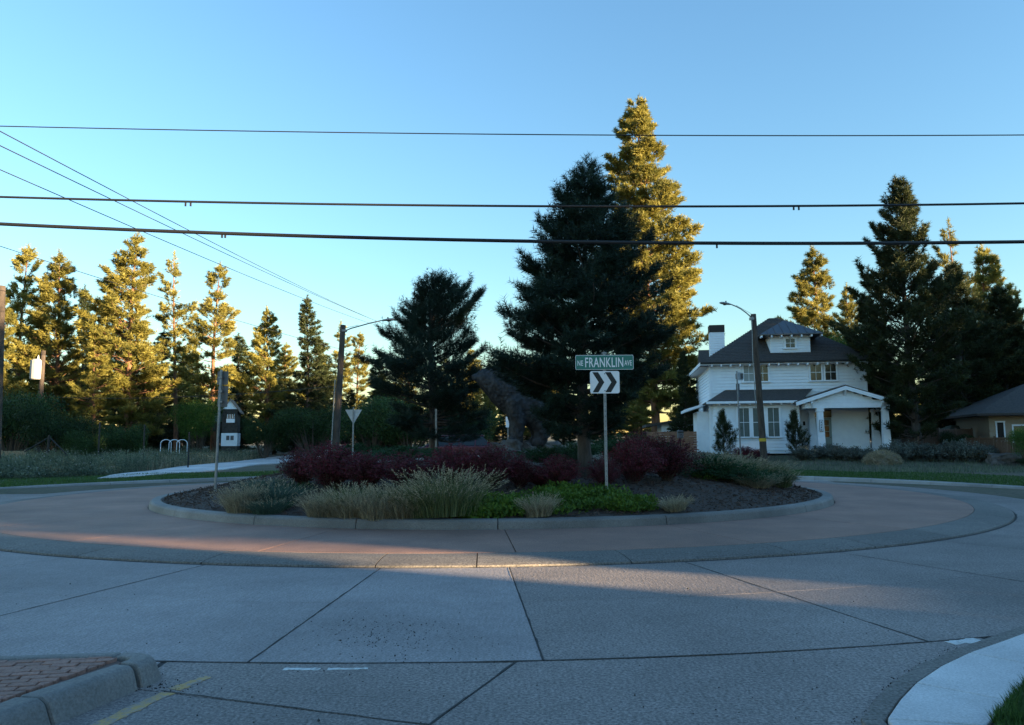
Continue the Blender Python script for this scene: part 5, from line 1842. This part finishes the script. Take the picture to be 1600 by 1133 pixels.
# ------------------------------------------------------------------ island things
def build_bear():
    from mathutils import noise as mn
    S = []
    def chain(pts, n=7):
        for (a, ra), (b, rb) in zip(pts[:-1], pts[1:]):
            a, b = Vector(a), Vector(b)
            for k in range(n + 1): S.append((a.lerp(b, k / n), ra + (rb - ra) * k / n))
    chain([((-1.64, 0, 2.14), 0.13), ((-1.45, 0, 2.13), 0.21), ((-1.14, 0, 2.07), 0.41), ((-0.80, 0, 1.95), 0.56), ((-0.48, 0, 1.62), 0.62), ((-0.10, 0, 1.28), 0.62), ((0.30, 0, 1.12), 0.62)])
    chain([((-0.66, 0, 2.10), 0.44), ((-0.30, 0, 1.98), 0.52), ((0.15, 0, 1.55), 0.58)])
    for s in (-1, 1):
        chain([((-0.40, 0.34 * s, 1.35), 0.34), ((-0.30, 0.38 * s, 0.78), 0.25), ((-0.36, 0.40 * s, 0.20), 0.19), ((-0.52, 0.40 * s, 0.06), 0.17)])
        chain([((0.36, 0.30 * s, 0.95), 0.44), ((0.45, 0.36 * s, 0.55), 0.30), ((0.40, 0.38 * s, 0.20), 0.21), ((0.20, 0.38 * s, 0.06), 0.19)])
        chain([((-1.00, 0.24 * s, 2.34), 0.11), ((-0.98, 0.26 * s, 2.42), 0.09)], 2)
    chain([((0.85, 0, 1.25), 0.16), ((0.98, 0, 1.15), 0.10)], 2)
    bm = bmesh.new()
    for p, r in S: bmesh.ops.create_icosphere(bm, subdivisions=3, radius=r, matrix=Matrix.Translation(p))
    me = bpy.data.meshes.new('bear_raw'); bm.to_mesh(me); bm.free()
    ob = bpy.data.objects.new('bear_raw', me); COL.objects.link(ob)
    rm = ob.modifiers.new('r', 'REMESH'); rm.mode = 'VOXEL'; rm.voxel_size = 0.045
    sm = ob.modifiers.new('s', 'SMOOTH'); sm.factor = 0.6; sm.iterations = 4
    dg = bpy.context.evaluated_depsgraph_get()
    fin = bpy.data.meshes.new_from_object(ob.evaluated_get(dg))
    bpy.data.objects.remove(ob); bpy.data.meshes.remove(me)
    fin.name = 'bear_statue'
    for v in fin.vertices:
        p = v.co
        n = mn.noise(Vector((p.x * 4.5 + p.z * 2.4, p.y * 5, p.z * 1.6))) * 0.055 + mn.noise(p * 11) * 0.022
        v.co = p + v.normal * n
    fin.materials.clear()
    fin.materials.append(flat('dark_bronze_shingles', (0.033, 0.032, 0.035), 0.65, 0.25, var=0.6, scale=7, bmp=1.0, stretch=(1.6, 1.6, 0.6)))
    base = on(830, 24.0)
    o = link('bear_statue', fin, None, None, Vector((base.x - 0.14, 24.0, at(830, 697, 24.0).z)), (0, 0, R(4)))
    tag(o, 'big dark rough-textured bear statue on boulders between the island pines', 'statue')
    for i, (px, py, s, dy, lab) in enumerate((
            (800, 690, (0.40, 0.4, 0.38), -0.6, 'boulder with flat face under the bear front paws'),
            (826, 690, (0.52, 0.5, 0.42), -0.2, 'largest boulder under the middle of the bear'),
            (852, 692, (0.45, 0.5, 0.42), 0.0, 'boulder under the bear hind paws'),
            (776, 692, (0.34, 0.3, 0.28), -0.5, 'small boulder at the left end of the pile'),
            (868, 697, (0.40, 0.3, 0.30), -0.5, 'boulder right of the bear hind leg'),
            (812, 703, (0.34, 0.3, 0.26), -1.1, 'low boulder in front of the pile below the bear'),
            (846, 705, (0.36, 0.3, 0.26), -1.1, 'low boulder in front of the bear hind leg'),
            (788, 702, (0.28, 0.3, 0.22), -1.0, 'smallest boulder at the front left of the pile'))):
        p = at(px, py + 4, 24.0 + dy)
        zb = on(px, 24 + dy).z
        boulder(lab, Vector((p.x, p.y, p.z - s[2] * 0.5)), i + 11, (s[0], s[1], max(s[2], (p.z - zb) * 0.8)), None, 'boulders below the bear')


build_bear()


def text_mesh(body, size, mat, sx=1.0, name='lettering', depth=0.0015):
    cu = bpy.data.curves.new(name, 'FONT')
    cu.body = body; cu.size = size; cu.align_x = 'CENTER'; cu.align_y = 'CENTER'; cu.extrude = depth; cu.space_character = 1.08
    cu.offset = size * 0.012
    ob = bpy.data.objects.new(name, cu); COL.objects.link(ob)
    dg = bpy.context.evaluated_depsgraph_get()
    me = bpy.data.meshes.new_from_object(ob.evaluated_get(dg))
    bpy.data.objects.remove(ob); bpy.data.curves.remove(cu)
    me.name = name
    for v in me.vertices: v.co.x *= sx
    me.materials.clear(); me.materials.append(mat)
    return me


def round_rect(w, h, r, n=5):
    pts = []
    for cx, cz, a0 in ((w / 2 - r, h / 2 - r, 0), (-w / 2 + r, h / 2 - r, 90), (-w / 2 + r, -h / 2 + r, 180), (w / 2 - r, -h / 2 + r, 270)):
        for k in range(n + 1):
            a = R(a0 + 90 * k / n); pts.append((cx + r * math.cos(a), cz + r * math.sin(a)))
    return pts


def plate(w, h, y0, y1, r=0.03, z=0.0, x=0.0):
    return MB().prism([(x + p, y0, z + q) for p, q in round_rect(w, h, r)], (0, y1 - y0, 0))


def build_street_sign():
    b = hit(948, 774)
    Y = b.y
    k = Y / FOC
    s = thing('street_sign', 'green NE FRANKLIN AVE sign above a double chevron sign on a post', 'sign', b)
    H = at(950, 550, Y).z - b.z
    mid = lambda y: at(950, y, Y).z - b.z
    # perforated square tube
    p = MB().box(-0.028, 0.028, -0.028, 0.028, -0.3, H).build('post', M['galv'], s, bevel=0.004)
    hole = MB().box(-0.007, 0.007, -0.0305, -0.0285, -0.008, 0.008).mesh('hole', M['black'])
    for i in range(int(H / 0.10)): link('hole', hole, p, loc=(0, 0, 0.08 + i * 0.10))
    p.rotation_euler = (0, 0, 0)
    zc = mid(566.5); w, hh = 91 * k, 23 * k
    bl = plate(w, hh, -0.040, -0.034, 0.03, zc).build('street_name_blade', M['sign_white'], s)
    plate(w - 0.018, hh - 0.018, -0.043, -0.0405, 0.022, zc).build('green_face', M['sign_green'], bl)
    for body, tw, th_, x, dz in (('FRANKLIN', 0.655, 0.66, -0.005, 0.0), ('NE', 0.095, 0.36, -0.417, -0.05), ('AVE', 0.125, 0.36, 0.405, -0.05)):
        me = text_mesh(body, 0.2, M['sign_white'])
        xs = [v_.co.x for v_ in me.vertices]; ys = [v_.co.y for v_ in me.vertices]
        kx, ky = tw * w / (max(xs) - min(xs)), th_ * hh / (max(ys) - min(ys))
        mx_, my_ = (max(xs) + min(xs)) / 2, (max(ys) + min(ys)) / 2
        for v_ in me.vertices: v_.co.x = (v_.co.x - mx_) * kx; v_.co.y = (v_.co.y - my_) * ky
        link('lettering', me, bl, loc=(x * w, -0.0455, zc + dz * hh), rot=(R(90), 0, 0))
    zc = mid(597.5); w, hh = 46 * k, 35 * k
    cv = plate(w, hh, -0.040, -0.034, 0.04, zc).build('chevron_sign', M['sign_white'], s)
    u = hh * 0.45
    for x0 in (-w * 0.42, w * 0.01):
        a, t = w * 0.21, w * 0.19
        pts = [(x0, -u), (x0 + a, 0), (x0, u), (x0 + t * 1.02, u), (x0 + t + a, 0), (x0 + t * 1.02, -u)]
        MB().prism([(px, -0.043, zc + pz) for px, pz in pts], (0, 0.0025, 0)).build('chevron', M['black'], cv)
    for z in (zc + hh * 0.38, zc - hh * 0.38):
        MB().tube([(0, -0.049, z), (0, -0.0405, z)], 0.014, 8).build('bolt', M['galv'], cv)
    MB().box(-0.05, 0.05, -0.033, 0.06, mid(553), mid(553) + 0.03).build('bracket', M['galv'], s)


build_street_sign()


def build_back_signs():
    # leaning post at the left end of the island, sign backs towards us
    b = hit(336, 766)
    top = at(346, 578, b.y) - b
    s = thing('sign_post', 'leaning post with two dark sign backs at the left end of the island', 'sign', b)
    MB().tube([(0, 0, -0.25), tuple(top)], 0.035, 8).build('post', M['galv'], s)
    d = top.normalized()
    for y0, y1, wd in ((580, 601, 0.44), (603, 636, 0.40)):
        f0 = at(345, y1, b.y) - b; f1 = at(346, y0, b.y) - b
        c = (f0 + f1) / 2; hh = (f1 - f0).length
        p = plate(wd, hh, 0.045, 0.052, 0.03).build('sign_panel', M['sign_dark'], s)
        p.location = c; p.rotation_euler = (0, R(3), R(-34))
    for y in (590, 612, 628):
        c = at(345, y, b.y) - b
        MB().box(-0.05, 0.05, -0.045, 0.05, -0.02, 0.02).build('bracket', M['galv'], s).location = c
    # white triangular give-way sign from behind
    b = on(552, 42.5)
    s = thing('yield_sign', 'white back of a triangular yield sign beside the leaning utility pole', 'sign', b)
    zt, zb = at(552, 640, 42.5).z - b.z, at(552, 663, 42.5).z - b.z
    hw = 13.2 / FOC * 42.5
    tri = [Vector((-hw, zt)), Vector((hw, zt)), Vector((0, zb))]
    out = []
    for i in range(3):
        p, a, q = tri[i], tri[i - 1], tri[(i + 1) % 3]
        out += [p.lerp(a, 0.08), p.lerp((a + q) / 2, 0.02), p.lerp(q, 0.08)]
    MB().prism([(p.x, 0.04, p.y) for p in out], (0, 0.006, 0)).build('sign_panel', M['alu'], s)
    MB().box(-0.035, 0.035, -0.035, 0.035, -0.2, zt + 0.12).build('post', M['galv'], s)
    # white sign edge behind the bear
    b = on(793, 46)
    s = thing('white_road_sign', 'white sign corner peeking out behind the bear statue chest', 'sign', b)
    zt, zb = at(787, 651, 46).z - b.z, at(787, 668, 46).z - b.z
    plate(0.46, zt - zb, -0.045, -0.036, 0.04, (zt + zb) / 2, 0.10).build('sign_panel', M['sign_white'], s)
    MB().box(-0.03, 0.03, -0.03, 0.03, -0.2, zt + 0.05).build('post', M['galv'], s)
    # thin post behind the hedge
    b = on(681, 25.2)
    s = thing('metal_post', 'thin grey metal sign post beside the shorter island pine trunk', 'sign', b)
    H = at(681, 640, 25.2).z - b.z
    MB().box(-0.03, 0.03, -0.03, 0.03, -0.2, H).build('post', M['galv'], s)
    MB().box(-0.034, 0.034, -0.034, 0.034, H, H + 0.02).build('cap', M['galv'], s)
    # post with sign backs left of the house pole
    b = on(1154, 43.0)
    s = thing('sign_post', 'grey post with a small boxy sign back in front of the white house', 'sign', b)
    top = at(1151, 580, 43) - b
    MB().tube([(0, 0, -0.2), tuple(top)], 0.045, 8).build('post', M['galv'], s)
    c = at(1155, 588, 43) - b
    p = plate(0.55, 0.42, -0.06, -0.05, 0.03).build('sign_panel', M['alu'], s); p.location = c; p.rotation_euler = (0, 0, R(40))
    p = MB().box(-0.22, 0.22, 0.03, 0.05, -0.15, 0.15).build('sign_frame', M['sign_dark'], s); p.location = c; p.rotation_euler = (0, 0, R(-35))
    c = at(1154.5, 610, 43) - b
    p = plate(0.30, 0.75, 0.06, 0.07, 0.03).build('sign_panel', M['sign_dark'], s); p.location = c; p.rotation_euler = (0, 0, R(35))
    # little green street sign far left
    b = on(91, 52)
    s = thing('small_street_sign', 'tiny green street name sign on a thin pole in the left wood', 'sign', b)
    H = at(91, 660, 52).z - b.z
    MB().tube([(0, 0, -0.1), (0, 0, H)], 0.04, 6).build('post', M['galv'], s)
    plate(0.42, 0.22, -0.05, -0.042, 0.02, H - 0.05).build('sign_panel', M['sign_green'], s)


build_back_signs()


# ------------------------------------------------------------------ poles, lamps, wires
def pole(label, px0, py_top, px1, Y, r0, r1, name='utility_pole'):
    b = on(px1, Y)
    top = at(px0, py_top, Y)
    s = thing(name, label, 'pole', b)
    v = top - b
    pts = [Vector((0, 0, -0.4)) - v * 0.02] + [v * t for t in np.linspace(0, 1, 7)]
    MB().tube(pts, [r0 * 1.02] + [r0 + (r1 - r0) * t for t in np.linspace(0, 1, 7)], 12).build('shaft', M['pole_wood'], s, smooth=True)
    return s, v, b


def lamp(s, root, mid, end, rad, head_len):
    pts = [root, root.lerp(mid, 0.5) + Vector((0, 0, 0.03)), mid, mid.lerp(end, 0.5) + Vector((0, 0, 0.02)), end]
    MB().tube(pts, rad, 8).build('lamp_arm', M['galv'], s, smooth=True)
    d = (end - mid); d.z *= 0.3; d.normalize()
    m = MB()
    prof = [(0.0, 0.05), (0.12, 0.10), (0.35, 0.15), (0.62, 0.17), (0.85, 0.13), (1.0, 0.03)]
    side = Vector((0, 1, 0))
    for t, w in prof:
        c = end + d * head_len * t
        for k in range(8):
            a = 6.283 * k / 8
            zz = math.sin(a) * (0.6 if math.sin(a) > 0 else 0.35)
            m.v.append(tuple(c + side * math.cos(a) * w + Vector((0, 0, zz * w))))
    for i in range(len(prof) - 1):
        for k in range(8):
            k2 = (k + 1) % 8
            m.f.append((i * 8 + k, i * 8 + 8 + k, i * 8 + 8 + k2, i * 8 + k2))
    m.f += [tuple(range(8)), tuple(range(40, 48))]
    hd = m.build('lamp_head', M['galv'], s, smooth=True)
    c = end + d * head_len * 0.45
    MB().tube([c + Vector((0, 0, 0.07)), c + Vector((0, 0, 0.17))], 0.04, 8).build('photocell', M['black'], hd)
    c = end + d * head_len * 0.55
    MB().tube([c - Vector((0, 0, 0.05)), c - Vector((0, 0, 0.09))], [0.11, 0.07], 10).build('lens', M['glass'], hd)


s, v, b = pole('dark leaning wooden utility pole with street lamp arm left of the small island pine', 536, 508, 524, 42.5, 0.20, 0.15)
L = lambda px, py: at(px, py, 42.5) - b
lamp(s, L(537, 518), L(560, 510), L(596, 501), 0.035, 0.8)
MB().tube([L(538, 513), L(560, 508)], 0.012, 5).build('arm_brace', M['galv'], s)
cx = [v * t + Vector((-0.17 - 0.04 * t, -0.2, 0)) for t in np.linspace(0.02, 0.62, 6)]
MB().tube([p + Vector((-0.02, 0, 0)) for p in cx], 0.035, 6).build('conduit', M['galv'], s)
MB().box(-0.05, 0.2, -0.15, 0.15, -0.06, 0.06).build('arm_clamp', M['galv'], s).location = L(536, 517)

s, v, b = pole('dark leaning wooden pole with street lamp in front of the white house', 1177, 491, 1190, 44.0, 0.20, 0.155)
L = lambda px, py: at(px, py, 44.0) - b
lamp(s, L(1175, 497), L(1158, 483), L(1143, 476), 0.035, 0.72)
MB().tube([L(1175, 491), L(1150, 477)], 0.010, 5).build('arm_brace', M['galv'], s)
MB().box(-0.2, 0.05, -0.15, 0.15, -0.08, 0.08).build('arm_clamp', M['galv'], s).location = L(1177, 498)
m = MB().tube([v * 0.142, v * 0.163], 0.203, 14).build('yellow_band', flat('yellow_tag', (0.55, 0.36, 0.03), 0.6), s)
MB().tube([L(1173.5, 500) + Vector((0, -0.15, 0)), L(1174.8, 560) + Vector((0, -0.17, 0)), L(1180, 640) + Vector((-0.02, -0.2, 0))], 0.022, 6).build('conduit', M['galv'], s)

s, v, b = pole('thick wooden utility pole cut by the left edge of the picture', 2, 447, -2, 40.0, 0.26, 0.2)
s, v, b = pole('thin wooden pole with a pale transformer can in the left wood', 68, 548, 62, 58.0, 0.19, 0.15)
c = at(58, 578, 58) - b
MB().tube([c + Vector((0, -0.1, -0.75)), c + Vector((0, -0.1, -0.68)), c + Vector((0, -0.1, 0.68)), c + Vector((0, -0.1, 0.80))], [0.34, 0.42, 0.42, 0.28], 14).build('transformer', flat('pale_grey_enamel', (0.33, 0.33, 0.33), 0.5), s, smooth=False)
MB().tube([c + Vector((0.1, -0.1, 0.8)), c + Vector((0.1, -0.1, 1.1))], [0.06, 0.03], 8).build('bushing', M['trim'], s)
MB().tube([at(64, 640, 58) - b, at(40, 625, 58) - b], 0.03, 5).build('guy_arm', M['galv'], s)


def wire(label, pts, r, group=None, n=28, clips=()):
    P = [Vector(p) for p in pts]
    m = MB().tube(P, r, 6)
    o = tag(m.build('overhead_wire', M['wire'], None, smooth=True), label, 'wire', group)
    for c in clips:
        MB().box(-0.012, 0.012, -0.012, 0.012, -0.06, 0.01).build('cable_clip', M['wire'], o).location = c
    return o


def span(y0, ym, y1, Y, a=-1100, b=2700, n=60):
    """a sagging cable across the view through heights given at three columns"""
    co = np.polyfit([0, 800, 1600], [at(0, y0, Y).z, at(800, ym, Y).z, at(1600, y1, Y).z], 2)
    return [Vector(((px - 800) / FOC * Y, Y, float(np.polyval(co, px)))) for px in np.linspace(a, b, n)]


wire('topmost thin wire crossing the whole sky', span(198, 210, 211, 14.0), 0.010)
w2 = span(308.5, 322, 318, 13.0)
wire('middle black cable crossing the whole sky', w2, 0.020, clips=[at(290, 317, 13), at(298, 317, 13), at(1240, 323, 13), at(1248, 323, 13)])
w3 = span(351, 376.5, 378, 12.0)
wire('lowest and thickest black cable crossing the whole sky', w3, 0.029, clips=[at(347, 366, 12), at(352, 366, 12), at(1120, 382, 12)])


def line(p, q, sag, n=24):
    p, q = Vector(p), Vector(q)
    return [p.lerp(q, t) - Vector((0, 0, sag * 4 * t * (1 - t))) for t in np.linspace(0, 1, n)]


wire('upper of the thin wires slanting down from the left edge', line(at(-160, 120, 16), at(640, 521, 92), 0.5), 0.014)
wire('second thin wire slanting down from the left edge', line(at(-160, 150, 16), at(640, 521, 92.5), 0.35), 0.014)
wire('third thin wire slanting down from the left edge', line(at(-160, 195, 16), at(640, 524, 93), 0.45), 0.013)
wire('lowest thin wire slanting behind the left pine tops', line(at(-100, 352, 30), at(640, 570, 96), 0.5), 0.016)
wire('low wire strung across the left wood below the pine crowns', line(at(72, 620, 57.5), at(528, 603, 43.5), 0.35), 0.018)


# ------------------------------------------------------------------ far left things
def build_playhouse():
    Y = 70.0
    b = on(362, Y)
    k = Y / FOC
    h = thing('tower_playhouse', 'narrow dark shingled playhouse tower with white gable on the left', 'playhouse', b, R(12))
    z = lambda py: at(362, py, Y).z - b.z
    hw = 0.65
    dark = flat('dark_cedar_shingle', (0.055, 0.048, 0.042), 0.9, var=0.4)
    MB().box(-hw, hw, -0.9, 0.9, z(676), z(640)).build('wall', dark, h)
    s = MB(); siding(s, -hw, hw, z(676), z(640), -0.9, 0.13); tag(s.build('shingles', dark, h), kind='stuff')
    MB().box(-hw - 0.04, hw + 0.04, -0.95, 0.95, z(697), z(677)).build('base', M['white'], h)
    MB().box(-hw, hw, -0.9, 0.9, -0.2, z(697) - 0.01).build('footing', dark, h)
    w = MB().box(-0.30, 0.42, -0.99, -0.952, z(690), z(679)).build('window', M['trim'], h)
    for x in (-0.26, 0.10): MB().box(x, x + 0.28, -1.0, -0.992, z(688), z(681)).build('pane', M['sign_dark'], w)
    MB().prism([(-hw - 0.06, -1.0, z(640)), (hw + 0.06, -1.0, z(640)), (0, -1.0, z(626.5))], (0, 0.098, 0)).build('gable', M['trim'], h)
    rf = MB()
    for sx in (-1, 1):
        rf.prism([(0, -1.15, z(624.5)), (sx * (hw + 0.28), -1.15, z(645)), (sx * (hw + 0.28), -1.15, z(645) - 0.10), (0, -1.15, z(624.5) - 0.12)], (0, 2.3, 0))
    rf.build('roof', flat('tan_shingle', (0.22, 0.17, 0.14), 0.9), h)
    bx = MB().box(-0.30, 0.42, -1.02, -0.925, z(661), z(655)).build('window_box', M['trim'], h)
    w = MB().box(-0.24, 0.36, -0.95, -0.925, z(654.5), z(648)).build('window', M['glass'], h)
    for k_ in range(5): MB().box(-0.24 + k_ * 0.145, -0.20 + k_ * 0.145, -0.975, -0.951, z(654.5), z(648)).build('muntin', M['trim'], w)
    MB().box(-hw - 0.85, -hw - 0.002, -0.6, 0.6, z(674), z(660)).build('side_balcony', dark, h)
    MB().box(-hw - 0.75, -hw - 0.003, -0.5, 0.5, z(659), z(645)).build('side_panel', flat('grey_green_panel', (0.20, 0.25, 0.22), 0.8), h)


build_playhouse()

b = on(76, 43)
s = thing('fence_brace', 'black metal corner post with two slanted braces among the left weeds', 'fence', b)
k = lambda px, py: at(px, py, 43) - b
MB().tube([(0, 0, -0.2), k(77, 680)], 0.06, 8).build('post', M['black'], s)
MB().tube([k(76, 684), k(38, 706)], 0.035, 6).build('brace', M['black'], s)
MB().tube([k(78, 684), k(106, 712)], 0.035, 6).build('brace', M['black'], s)
for px, ty, lab in ((227, 664, 'tall black fence post beside the left green shrub'), (297, 676, 'black fence post right of the white hoops'), (157, 660, 'thin dark fence post in the shade left of the shrub')):
    b = on(px, 47)
    o = MB().tube([(0, 0, -0.2), (0, 0, at(px, ty, 47).z - b.z), (0, 0, at(px, ty, 47).z - b.z + 0.03)], [0.05, 0.05, 0.02], 8).build('fence_post', M['black'])
    o.location = b
    tag(o, lab, 'fence post')
for i, px in enumerate((261, 274, 286)):
    b = on(px, 60)
    top = at(px, 687, 60).z - b.z
    m = MB().tube([Vector((0.30 * math.cos(a) + 0.02, 0.25 * math.cos(a), (top - 0.3) + 0.3 * math.sin(a))) if 0 <= a <= math.pi else Vector((0.30 * math.copysign(1, math.cos(a)) + 0.02, 0.25 * math.copysign(1, math.cos(a)), 0)) for a in [-0.01] + list(np.linspace(0, math.pi, 14)) + [math.pi + 0.01]], 0.028, 6)
    o = m.build('garden_hoop', M['trim'], None, smooth=True)
    o.location = b
    tag(o, ('leftmost of the three white garden hoops', 'middle of the three white garden hoops', 'rightmost of the three white garden hoops')[i], 'hoop', 'white garden hoops')


def build_car():
    Y = 46.0
    b = on(712, Y)
    z0 = at(712, 680, Y).z - 1.74
    c = thing('parked_car', 'dark maroon car seen over the hedge left of the bear statue', 'car', (b.x - 0.35, Y, z0), 0.0, None, (1.12, 1.05, 1.0))
    body = [(-2.35, 0.35), (-2.40, 0.75), (-2.25, 0.95), (-1.25, 1.08), (-1.15, 1.12), (2.30, 1.12), (2.38, 0.9), (2.38, 0.4), (2.2, 0.28), (-2.2, 0.28)]
    o = MB().prism([(x, -0.9, z) for x, z in body], (0, 1.8, 0)).build('body', M['car_paint'], c, bevel=0.08)
    cab = [(-1.30, 1.10), (-0.45, 1.62), (-0.2, 1.66), (1.75, 1.66), (2.26, 1.10)]
    m = MB()
    n = len(cab)
    vs = [(x, -0.88 if z < 1.3 else -0.70, z) for x, z in cab] + [(x, 0.88 if z < 1.3 else 0.70, z) for x, z in cab]
    m.add(vs, [tuple(range(n))[::-1], tuple(range(n, 2 * n))] + [(i, (i + 1) % n, (i + 1) % n + n, i + n) for i in range(n)])
    m.build('windows', M['glass'], c, bevel=0.03)
    rf = MB(); rf.box(-0.42, 1.82, -0.69, 0.69, 1.655, 1.74); rf.build('roof', M['car_paint'], c, bevel=0.05)
    for x in (-0.42, 0.55, 1.4):
        MB().tube([(x - (0.72 if x < -0.4 else 0.02), -0.90, 1.11), (x, -0.715, 1.66)], 0.035, 6).build('pillar', M['car_paint'], c)
    for x in (-0.6, 1.3): MB().tube([(x, -0.6, 1.78), (x + 0.02, 0.6, 1.78)], 0.02, 6).build('roof_bar', M['black'], c)
    MB().box(-0.95, -0.80, -1.08, -0.90, 1.08, 1.24).build('mirror', M['car_paint'], c, bevel=0.03)
    for x in (-1.5, 1.5):
        for y in (-0.82, 0.82):
            w = MB().tube([(x, y - 0.11, 0.34), (x, y + 0.11, 0.34)], 0.34, 20).build('wheel', M['tyre'], c)
            MB().tube([(x, y - 0.125, 0.34), (x, y + 0.125, 0.34)], 0.21, 14).build('rim', M['alu'], w)
    for y in (-0.65, 0.65):
        MB().box(-2.42, -2.3, y - 0.18, y + 0.18, 0.72, 0.86).build('headlight', M['trim'], c, bevel=0.02)


build_car()

b = on(1061, 50.5)
s = thing('post_box', 'small dark box on a post in front of the cedar fence', 'mailbox', b)
z = at(1061, 685, 50.5).z - b.z
MB().box(-0.18, 0.18, -0.2, 0.2, z, z + 0.52).build('box', M['sign_dark'], s, bevel=0.06)
MB().box(-0.19, 0.19, -0.215, -0.201, z + 0.36, z + 0.44).build('flap', M['black'], s)
MB().tube([(0, 0, -0.1), (0, 0, z)], 0.05, 8).build('post', M['black'], s)
